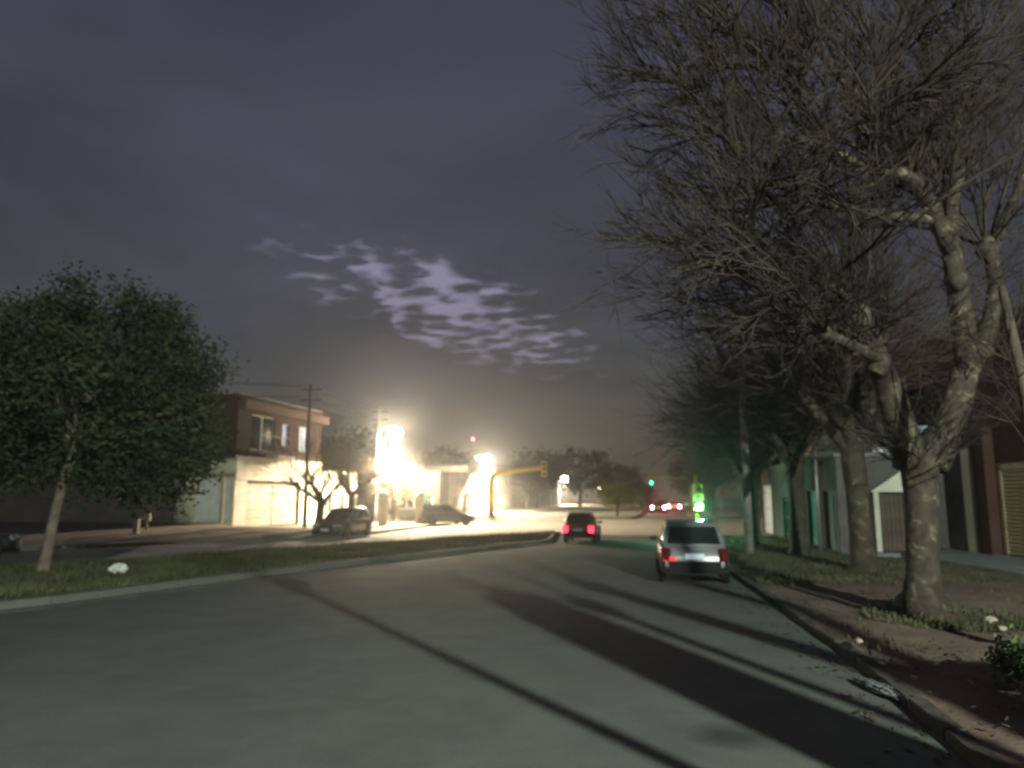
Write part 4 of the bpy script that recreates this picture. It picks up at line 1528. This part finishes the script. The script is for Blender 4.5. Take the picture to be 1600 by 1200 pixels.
utility_pole('utility_pole', 'utility pole with pale transformer box beside the first bright lamp', pB.x, pB.y, pB.z - 0.1, 0.15, 'pole', box=5.6)
pC = Vector((-27.5, 30.5, 8.9))
utility_pole('utility_pole', 'utility pole outside the left edge carrying the wires', pC.x, pC.y, 8.8, 0.13, 'woodpole')
pr1 = G(1172, 872)
utility_pole('utility_pole', 'tall concrete pole on the verge just right of the silver car', pr1.x, pr1.y, 8.2, 0.15, 'pole', cross=False)
pr2 = G(1283, 868)
r_ = empty('steel_post', (pr2.x, pr2.y, 0.1), 0, 'thin pale steel post in front of the blue doors', 'post')
b = MB()
b.tube([(0, 0, -0.1), (0, 0, 4.4)], [0.06, 0.05], 10)
b.build('shaft', M['steel'], r_, smooth=True)
b = MB()
b.lathe([(0.065, 4.38), (0.07, 4.42), (0.03, 4.5)], 10)
b.build('cap', M['steel'], r_)

def wire(label, a, c, sag, group='overhead wires'):
    pts = []
    for i in range(17):
        f = i / 16
        p = Vector(a).lerp(Vector(c), f)
        p.z -= sag * 4 * f * (1 - f)
        pts.append(p)
    b = MB()
    b.tube(pts, [0.016] * 17, 4)
    o = b.build('overhead_wire', M['wire'])
    return tag(o, label, 'wire', group)
perp = Vector((0.6, -0.13, 0))
for i, (dz, s, lab) in enumerate(((-0.15, -1, 'uppermost overhead wire between leafy tree and dark utility pole'), (-0.15, 1, 'second overhead wire left of the dark utility pole'),
                                  (-0.8, -1, 'third overhead wire left of the dark utility pole'), (-0.8, 1, 'lowest overhead wire left of the dark utility pole'))):
    wire(lab, pC + Vector((0, 0, dz)) + perp * s, pA + Vector((0, 0, dz)) + perp * s, 0.35 + 0.07 * i)
    wire(lab.replace('between leafy tree and dark utility pole', 'between the two left utility poles').replace('left of the dark utility pole', 'between the two left utility poles'),
         pA + Vector((0, 0, dz)) + perp * s, pB + Vector((0, 0, dz)) + perp * s, 0.2 + 0.05 * i)

# antenna mast with red beacon
am = at(739, 688, 210)
r_ = empty('antenna_mast', (am.x, 210, 0), 0, 'distant thin mast with a red beacon light on top', 'mast')
b = MB()
for k in range(3):
    a = k * 2.094
    b.tube([(math.cos(a) * 0.9, math.sin(a) * 0.9, 0), (math.cos(a) * 0.15, math.sin(a) * 0.15, am.z)], [0.05, 0.03], 5)
for k in range(14):
    z = am.z * k / 14
    rr = 0.9 - 0.75 * k / 14
    pts = [(math.cos(a * 2.094) * rr, math.sin(a * 2.094) * rr, z + (0.5 if a % 2 else 0)) for a in range(4)]
    b.tube(pts, [0.025] * 4, 4)
b.build('lattice', M['steel'], r_)
b = MB()
b.lathe([(0.16, am.z), (0.3, am.z + 0.1), (0.32, am.z + 0.4), (0.12, am.z + 0.65)], 10)
b.build('beacon', M['sig_red'], r_)

# ------------------------------------------------------------------ traffic signals
def signal_head(parent, loc, rz, lit='sig_green', s=1.0, off=True):
    b = MB()
    b.bbox(-0.17 * s, 0.17 * s, -0.12 * s, 0.12 * s, -0.50 * s, 0.50 * s, 0.03)
    hd = b.build('signal_head', M['yellow'], parent)
    hd.location = loc
    hd.rotation_euler = (0, 0, rz)
    for k, zz in enumerate((0.33, 0.0, -0.33)):
        l = MB()
        T = Matrix.Translation((0, -0.12 * s, zz * s)) @ Matrix.Rotation(R(90), 4, 'X')
        l.lathe([(0.12 * s, 0.002), (0.11 * s, 0.02 * s), (0.06 * s, 0.035 * s), (0.01, 0.04 * s)], 14, T)
        l.build('lens', M[lit] if (k == 2 and lit) else M['sig_off'], hd, smooth=True)
        v = MB()
        rings = []
        for yy in (-0.125 * s, -0.25 * s):
            ring = []
            for a in range(-10, 191, 20):
                ring.append((math.cos(R(a)) * 0.135 * s, yy, zz * s + math.sin(R(a)) * 0.135 * s))
            rings.append(ring)
        v.loft(rings, closed=False, caps=False)
        v.build('visor', M['yellow'], hd)
    return hd

# yellow mast arm at the far left corner of the crossing
Ym = 75.0
mb_ = at(767, 806, Ym)
mt = at(767, 740, Ym)
me_ = at(850, 733, Ym)
r_ = empty('signal_mast', (mb_.x, Ym, 0.1), 0, 'yellow traffic signal mast with curved arm over the crossing', 'traffic light')
H_ = mt.z
L_ = me_.x - mb_.x
b = MB()
b.tube([(0, 0, -0.1), (0, 0, H_ - 1.1), (0.08, 0, H_ - 0.6), (0.32, 0, H_ - 0.22), (0.8, 0, H_ - 0.02), (1.4, 0, H_ + 0.06), (L_, 0, me_.z + 0.05)], [0.30, 0.28, 0.27, 0.27, 0.26, 0.25, 0.22], 12)
b.build('mast', M['yellow'], r_, smooth=True)
signal_head(r_, (L_, -0.05, me_.z - 0.1), 0, lit=None, s=1.45)
b = MB()
b.bbox(-0.25, 0.25, -0.25, 0.25, -0.1, 0.45, 0.03)
b.build('footing', M['concrete'], r_)

# yellow post with lit green lamp on the right, behind the silver car
Yg = 34.0
gp = at(1089, 791, Yg)
r_ = empty('signal_post', (gp.x + 0.05, Yg, 0.1), 0, 'yellow signal post with bright green light above the silver car', 'traffic light')
b = MB()
b.tube([(0, 0.25, -0.1), (0, 0.25, 3.0)], [0.07, 0.06], 10)
b.build('post', M['yellow'], r_, smooth=True)
hd = signal_head(r_, (0, 0, gp.z - 0.1 + 0.40), 0, s=1.2)
ld = bpy.data.lights.new('signal_light', 'POINT')
ld.energy = 320
ld.color = (0.10, 1.0, 0.55)
ld.shadow_soft_size = 0.1
lo = bpy.data.objects.new('signal_light', ld)
col.objects.link(lo)
lo.parent = r_
lo.location = (0, -0.45, gp.z - 0.1)
# distant green signal on a mast arm
Yd = 118.0
gq = at(1017, 754, Yd)
r_ = empty('signal_mast', (28.2, Yd, 0.1), 0, 'distant signal mast with a small green light over the far road', 'traffic light')
b = MB()
b.tube([(0, 0, -0.1), (0, 0, gq.z - 0.3), (-0.3, 0, gq.z + 0.35), (-1.0, 0, gq.z + 0.6), (gq.x - 28.2, 0, gq.z + 0.7)], [0.15, 0.13, 0.12, 0.11, 0.09], 10)
b.build('mast', M['yellow'], r_, smooth=True)
signal_head(r_, (gq.x - 28.2, -0.05, gq.z + 0.3), 0, lit='sig_green_far', s=1.3)

# ------------------------------------------------------------------ cars
def wheel(parent, x, y, r, w):
    side = 1 if x > 0 else -1
    T = Matrix.Translation((x, y, r)) @ Matrix.Rotation(R(90) * side, 4, 'Y')
    b = MB()
    b.lathe([(r * 0.62, -w / 2), (r * 0.93, -w / 2), (r, -w * 0.32), (r, w * 0.32), (r * 0.93, w / 2), (r * 0.66, w / 2), (r * 0.62, w * 0.36)], 20, T)
    t = b.build('wheel', M['tyre'], parent, smooth=True)
    b = MB()
    b.lathe([(r * 0.61, w * 0.30), (r * 0.60, w * 0.43), (r * 0.50, w * 0.40), (r * 0.18, w * 0.42), (r * 0.14, w * 0.48), (0.01, w * 0.48)], 16, T)
    b.build('rim', M['rim'], t)
    return t

def car(name, label, loc, rz, paint, L=4.1, Wd=1.72, H=1.5, kind='hatch', tail='tail_off', head='head_off', plate='plate_off', lower=None, group=None, cat='car', low_lamp=None, rh=1.0):
    """local +y is forward"""
    root = empty(name, loc, rz, label, cat, group)
    hw = Wd / 2
    belt = H * 0.60
    zb = 0.20
    hood = H * 0.575
    # lower body
    st = []
    if kind == 'sedan':
        tail_top = belt * 0.98
    else:
        tail_top = belt
    def ring(y, w, b0, z1, crown):
        half = [(w * 0.80, b0), (w * 0.95, b0 + 0.05), (w * 1.0, b0 + (z1 - b0) * 0.30), (w * 1.0, b0 + (z1 - b0) * 0.62), (w * 0.965, z1 - 0.07), (w * 0.90, z1 - 0.015), (w * 0.55, z1 + crown), (0, z1 + crown * 1.3)]
        left = [(-x, z) for x, z in half[:-1]][::-1]
        return [(x, y, z) for x, z in half] + [(x, y, z) for x, z in left]
    hl = L / 2
    spec = [(-hl, 0.80, 0.36, tail_top - 0.26, 0.0), (-hl + 0.05, 0.92, 0.27, tail_top - 0.10, 0.01), (-hl + 0.25, 0.975, 0.22, tail_top, 0.01), (-hl + 0.8, 1.0, zb, belt, 0.01),
            (0.0, 1.0, zb, belt - 0.01, 0.01), (hl - 1.25, 1.0, zb, belt - 0.03, 0.015), (hl - 0.75, 0.985, zb, hood - 0.05, 0.03), (hl - 0.30, 0.93, 0.22, hood - 0.15, 0.03),
            (hl - 0.08, 0.84, 0.26, hood - 0.27, 0.02), (hl, 0.74, 0.34, hood - 0.38, 0.0)]
    b = MB()
    b.loft([ring(y, w * hw, b0, z1, c) for y, w, b0, z1, c in spec])
    body = b.build('body', M[paint], root, smooth=True, fixn=True)
    # cabin
    if kind == 'hatch':
        yr0, yr1, yf1, yf0 = -hl + 0.16, -hl + 0.52, hl - 1.95, hl - 1.12
    elif kind == 'van':
        yr0, yr1, yf1, yf0 = -hl + 0.06, -hl + 0.16, hl - 1.35, hl - 0.75
    else:
        yr0, yr1, yf1, yf0 = -hl + 0.60, -hl + 1.25, hl - 2.0, hl - 1.2
    wb, wt = hw * 0.93, hw * 0.745
    z0, z1 = belt - 0.03, H
    def crng(f, grow=0.0):
        z = z0 + (z1 - 0.05 - z0) * f
        w = wb + (wt - wb) * (f ** 1.25)
        ya = yr0 + (yr1 - yr0) * f ** 1.3
        yb = yf0 + (yf1 - yf0) * f
        bow = 0.07
        return [(-w * 0.92, ya, z), (0, ya - bow, z), (w * 0.92, ya, z), (w, ya + 0.10, z), (w * 1.01, (ya + yb) / 2, z), (w, yb - 0.12, z), (w * 0.9, yb, z), (0, yb + bow, z), (-w * 0.9, yb, z), (-w, yb - 0.12, z), (-w * 1.01, (ya + yb) / 2, z), (-w, ya + 0.10, z)]
    rings = [crng(f) for f in (0, 0.3, 0.6, 0.85, 1.0)]
    top = [(x * 0.90, y * 0.965 + 0.0, H - 0.005) for x, y, z in rings[-1]]
    rings.append(top)
    b = MB()
    b.loft(rings)
    b.build('cabin', M[paint], root, smooth=True, fixn=True)
    # glass panels just proud of the cabin surface
    def surf(seg, u, f):
        r_ = crng(f)
        p, q = Vector(r_[seg]), Vector(r_[(seg + 1) % 12])
        return p.lerp(q, u)
    def panel(name, segs, f0, f1, u0, u1, parent=root, m='carglass'):
        rows = []
        for f in (f0, (f0 + f1) / 2, f1):
            row = []
            for i, s in enumerate(segs):
                us = [u0 if i == 0 else 0.0, u1 if i == len(segs) - 1 else 1.0]
                for k_, u_ in enumerate(us):
                    if i > 0 and k_ == 0:
                        continue
                    row.append(surf(s, u_, f))
            rows.append(row)
        cen = Vector((0, (yr0 + yf0) / 2, 0))
        vs, fs = [], []
        n_ = len(rows[0])
        for row in rows:
            for p in row:
                d = Vector((p.x - cen.x, p.y - cen.y, 0)).normalized()
                vs.append(p + d * 0.010 + Vector((0, 0, 0.003)))
        for row in rows:
            for p in row:
                d = Vector((p.x - cen.x, p.y - cen.y, 0)).normalized()
                vs.append(p - d * 0.02)
        K = n_ * 3
        for j in range(2):
            for i in range(n_ - 1):
                fs.append((j * n_ + i, j * n_ + i + 1, (j + 1) * n_ + i + 1, (j + 1) * n_ + i))
        # rim of the glass
        loop = [i for i in range(n_)] + [n_ + n_ - 1] + [2 * n_ + i for i in range(n_ - 1, -1, -1)] + [n_]
        for a_, b_ in zip(loop, loop[1:] + loop[:1]):
            fs.append((a_, b_, b_ + K, a_ + K))
        mb2 = MB()
        mb2.add(vs, fs)
        return mb2.build(name, M[m], parent, smooth=False, fixn=True)
    panel('rear_window', [0, 1], 0.16, 0.86, 0.10, 0.90)
    panel('windscreen', [6, 7], 0.10, 0.90, 0.06, 0.94)
    if kind != 'van':
        panel('side_window', [3], 0.14, 0.84, 0.14, 0.94)
        panel('side_window', [10], 0.14, 0.84, 0.06, 0.86)
    panel('side_window', [4], 0.14, 0.84, 0.06, 0.84)
    panel('side_window', [9], 0.14, 0.84, 0.16, 0.94)
    # wheels, with black discs standing in for the shade of the wheel wells
    r = 0.31 if H < 1.55 else 0.34
    wy = (-hl + 0.74, hl - 0.80)
    for y in wy:
        for s in (-1, 1):
            a_ = MB()
            T = Matrix.Translation((s * (hw * 0.955), y, r + 0.02)) @ Matrix.Rotation(R(90), 4, 'Y')
            a_.lathe([(r * 1.18, -0.05), (r * 1.20, 0.0), (r * 1.18, 0.05)], 20, T)
            a_.build('wheel_well_shade', M['plastic'], root)
            wheel(root, s * (hw - 0.075), y, r, 0.19)
    # bumpers, lights, plates, mirrors
    b = MB()
    lw = lower or 'plastic'
    b.loft([[(x, -hl - 0.055 + 0.10 * abs(x / hw) ** 2, z) for x in [hw * (k / 6 - 1) * 0.93 for k in range(13)]] for z in (0.26, 0.30, 0.50, 0.55)], closed=False, caps=False)
    b.build('rear_bumper', M[lw], root, smooth=False)
    b = MB()
    b.loft([[(x, hl + 0.05 - 0.16 * abs(x / hw) ** 2, z) for x in [hw * (k / 6 - 1) * 0.86 for k in range(13)]] for z in (0.22, 0.26, 0.44, 0.48)], closed=False, caps=False)
    b.build('front_bumper', M[lw], root, smooth=False)
    b = MB()
    b.bbox(-0.42, 0.42, hl - 0.05, hl + 0.015, 0.50, 0.60, 0.01)
    b.build('grille', M['plastic'], root)
    for s in (-1, 1):
        b = MB()
        b.bbox(-0.12, 0.12, -0.10, 0.035, -0.15, 0.15, 0.03)
        o = b.build('tail_light', M[tail], root)
        o.location = (s * hw * 0.80, -hl + 0.06, belt - 0.19)
        o.rotation_euler = (R(-8), 0, s * R(22))
        b = MB()
        b.bbox(-0.20, 0.20, -0.12, 0.04, -0.07, 0.07, 0.025)
        o = b.build('headlight', M[head], root)
        o.location = (s * hw * 0.68, hl - 0.12, hood - 0.235)
        o.rotation_euler = (R(-12), 0, -s * R(24))
        b = MB()
        b.bbox(-0.09, 0.09, -0.05, 0.05, -0.06, 0.06, 0.02)
        b.box(-s * 0.09 - 0.04, -s * 0.09 + 0.04, -0.01, 0.02, -0.04, -0.01)
        o = b.build('mirror', M[paint], root)
        o.location = (s * (hw + 0.09), yf0 - 0.30, belt + 0.07)
        b = MB()
        b.bbox(-0.012, 0.012, -0.09, 0.09, -0.015, 0.015, 0.005)
        for yy in (0.05, -0.95):
            o = b.build('door_handle', M['plastic'], root)
            o.location = (s * (hw * 0.985 + 0.006), yf0 - 1.1 + yy + 0.2, belt - 0.14)
        if low_lamp and s < 0:
            b = MB()
            b.bbox(-0.15, 0.15, -0.03, 0.03, -0.05, 0.05, 0.012)
            o = b.build('bumper_lamp', M[low_lamp], root)
            o.location = (-hw * 0.72, -hl - 0.035, 0.60)
            o.rotation_euler = (0, 0, -R(14))
    b = MB()
    b.bbox(-0.22, 0.22, -0.012, 0.012, -0.065, 0.065, 0.006)
    o = b.build('number_plate', M[plate], root)
    o.location = (0, -hl - (0.022 if plate == 'plate_off' else 0.03), 0.66 if kind != 'hatch' else belt - 0.22)
    b = MB()
    b.bbox(-0.22, 0.22, -0.012, 0.012, -0.06, 0.06, 0.006)
    o = b.build('number_plate', M['plate_off'], root)
    o.location = (0, hl + 0.07, 0.42)
    return root

HEAD = -math.atan2(U.x, U.y)      # rotation that points +y along the street
p = Vector((4.60, 18.0, 0))
SUV = car('parked_suv', 'silver hatchback car with glowing lower left lamp parked at the right kerb', (p.x + 0.10, p.y + 2.07, 0.01), -math.atan2(0.17, 1), 'paint_silver',
          L=4.0, Wd=1.66, H=1.47, tail='tail_off', plate='plate', low_lamp='tail_dim')
p = G(917, 850)
car('red_car', 'dark red car with lit brake lights driving ahead in the lane', (p.x, p.y + 1.9, 0.01), HEAD, 'paint_red', L=3.4, Wd=1.42, H=1.34, tail='tail_on', plate='plate_off')
p = G(524, 841)
car('parked_car', 'charcoal hatchback facing the viewer parked on the left by the bare tree', (p.x, p.y + 1.6, 0.01), HEAD + math.pi, 'paint_grey', L=4.1, Wd=1.72, H=1.48)
p = G(693, 822)
car('parked_car', 'dark car parked across the side street left of the bright wall', (p.x, p.y + 1.0, 0.06), R(-62), 'paint_black', L=4.2, Wd=1.7, H=1.45)
car('parked_car', 'black car cut by the left edge of the picture', (-19.7, 26.3, 0.01), R(-57), 'paint_black', L=4.2, Wd=1.72, H=1.48)
for i, (px, d, tl, lab) in enumerate(((1026, 92, 'tail_far', 'nearest of the distant cars showing red tail lights'), (1050, 101, 'tail_far', 'rightmost distant car with red tail lights'), (1036, 113, 'tail_far', 'distant car between the two nearest red tail lights'),
                                      (1030, 142, 'tail_far', 'farthest distant car with red tail lights'))):
    x = (px - 800) / 1155.5 * d
    car('distant_car', lab, (x, d, 0.01), HEAD, 'paint_grey' if i != 1 else 'paint_white', L=4.2, Wd=1.75, H=1.5, tail=tl, group='distant cars on the right carriageway')
q = at(1040, 783, 128)
car('distant_car', 'distant car facing the viewer with white headlights on', (q.x, 131, 0.01), HEAD + math.pi, 'paint_grey', L=4.2, Wd=1.75, H=1.5, head='head_on', group='distant cars on the right carriageway')

# ------------------------------------------------------------------ litter and small things
def crumple(name, label, loc, size, m, seed, cat, n=9, flat=0.5, rz=0.0):
    rg = random.Random(seed)
    b = MB()
    vs, fs = [], []
    for j in range(n):
        th = math.pi * j / (n - 1)
        for k in range(n * 2):
            a = math.pi * k / n
            rr = rg.uniform(0.72, 1.12)
            vs.append((math.sin(th) * math.cos(a) * rr * size[0], math.sin(th) * math.sin(a) * rr * size[1], size[2] * (0.9 + math.cos(th) * rr)))
    K = n * 2
    for j in range(n - 1):
        for k in range(K):
            k2 = (k + 1) % K
            fs.append((j * K + k, (j + 1) * K + k, (j + 1) * K + k2, j * K + k2))
    b.add(vs, fs)
    o = b.build(name, M[m])
    o.location = loc
    o.rotation_euler = (0, 0, rz)
    return tag(o, label, cat)
p = G(184, 897, 0.15)
crumple('plastic_bag', 'white plastic bag lying on the grass median near the leafy tree', (p.x, p.y, 0.16), (0.24, 0.16, 0.13), 'bag', 5, 'bag')
p = G(1396, 1088)
crumple('plastic_wrap', 'crumpled glinting clear plastic wrap lying in the right gutter', (p.x - 0.03, p.y, 0.005), (0.13, 0.62, 0.045), 'film', 6, 'plastic', n=19, rz=R(8))
for i, (px, py, s, lab) in enumerate(((1549, 972, 0.10, 'larger pale rubble lump on the verge right of the plane tree'), (1566, 984, 0.07, 'smaller pale rubble lump on the verge right of the plane tree'),
                                      (1322, 1013, 0.09, 'pale broken lump at the right kerb edge'), (1342, 1003, 0.06, 'small broken lump beside the right kerb'))):
    p = G(px, py, 0.17)
    crumple('rubble', lab, (p.x, p.y, 0.15), (s, s * 0.8, s * 0.6), 'stone', 20 + i, 'rubble', n=5)
# low post and meter box by the left houses
p = at(212, 832, 35.5)
r_ = empty('white_post', (p.x, p.y, 0.3), 0, 'short white post on the left pavement under the leafy tree', 'post')
b = MB()
b.bbox(-0.13, 0.13, -0.13, 0.13, -0.2, 0.62, 0.02)
b.build('shaft', M['white'], r_)
b = MB()
b.bbox(-0.15, 0.15, -0.15, 0.15, 0.62, 0.70, 0.02)
b.build('cap', M['white'], r_)
p = at(230, 810, 37.5)
r_ = empty('meter_box', (p.x, p.y, 0.42), 0, 'small white meter box on a stub beside the short white post', 'meter box')
b = MB()
b.bbox(-0.16, 0.16, -0.08, 0.08, 0.45, 0.82, 0.015)
b.build('box', M['white'], r_)
b = MB()
b.box(-0.05, 0.05, -0.04, 0.04, -0.2, 0.45)
b.build('stub', M['concrete'], r_)

# ------------------------------------------------------------------ night haze round the lamps
HAZE = 0.0025
if HAZE:
    b = MB()
    b.box(-260, 330, -60, 420, -1.0, 34.0)
    o = b.build('haze', None)
    hm = bpy.data.materials.new('haze')
    hm.use_nodes = True
    nt = hm.node_tree
    nt.nodes.clear()
    out = nt.nodes.new('ShaderNodeOutputMaterial')
    pv_ = nt.nodes.new('ShaderNodeVolumePrincipled')
    pv_.inputs['Color'].default_value = (0.85, 0.85, 0.85, 1)
    pv_.inputs['Density'].default_value = HAZE
    pv_.inputs['Anisotropy'].default_value = 0.86
    nt.links.new(pv_.outputs[0], out.inputs['Volume'])
    o.data.materials.append(hm)
    tag(o, 'thin night haze glowing round the street lamps', 'haze', kind='stuff')
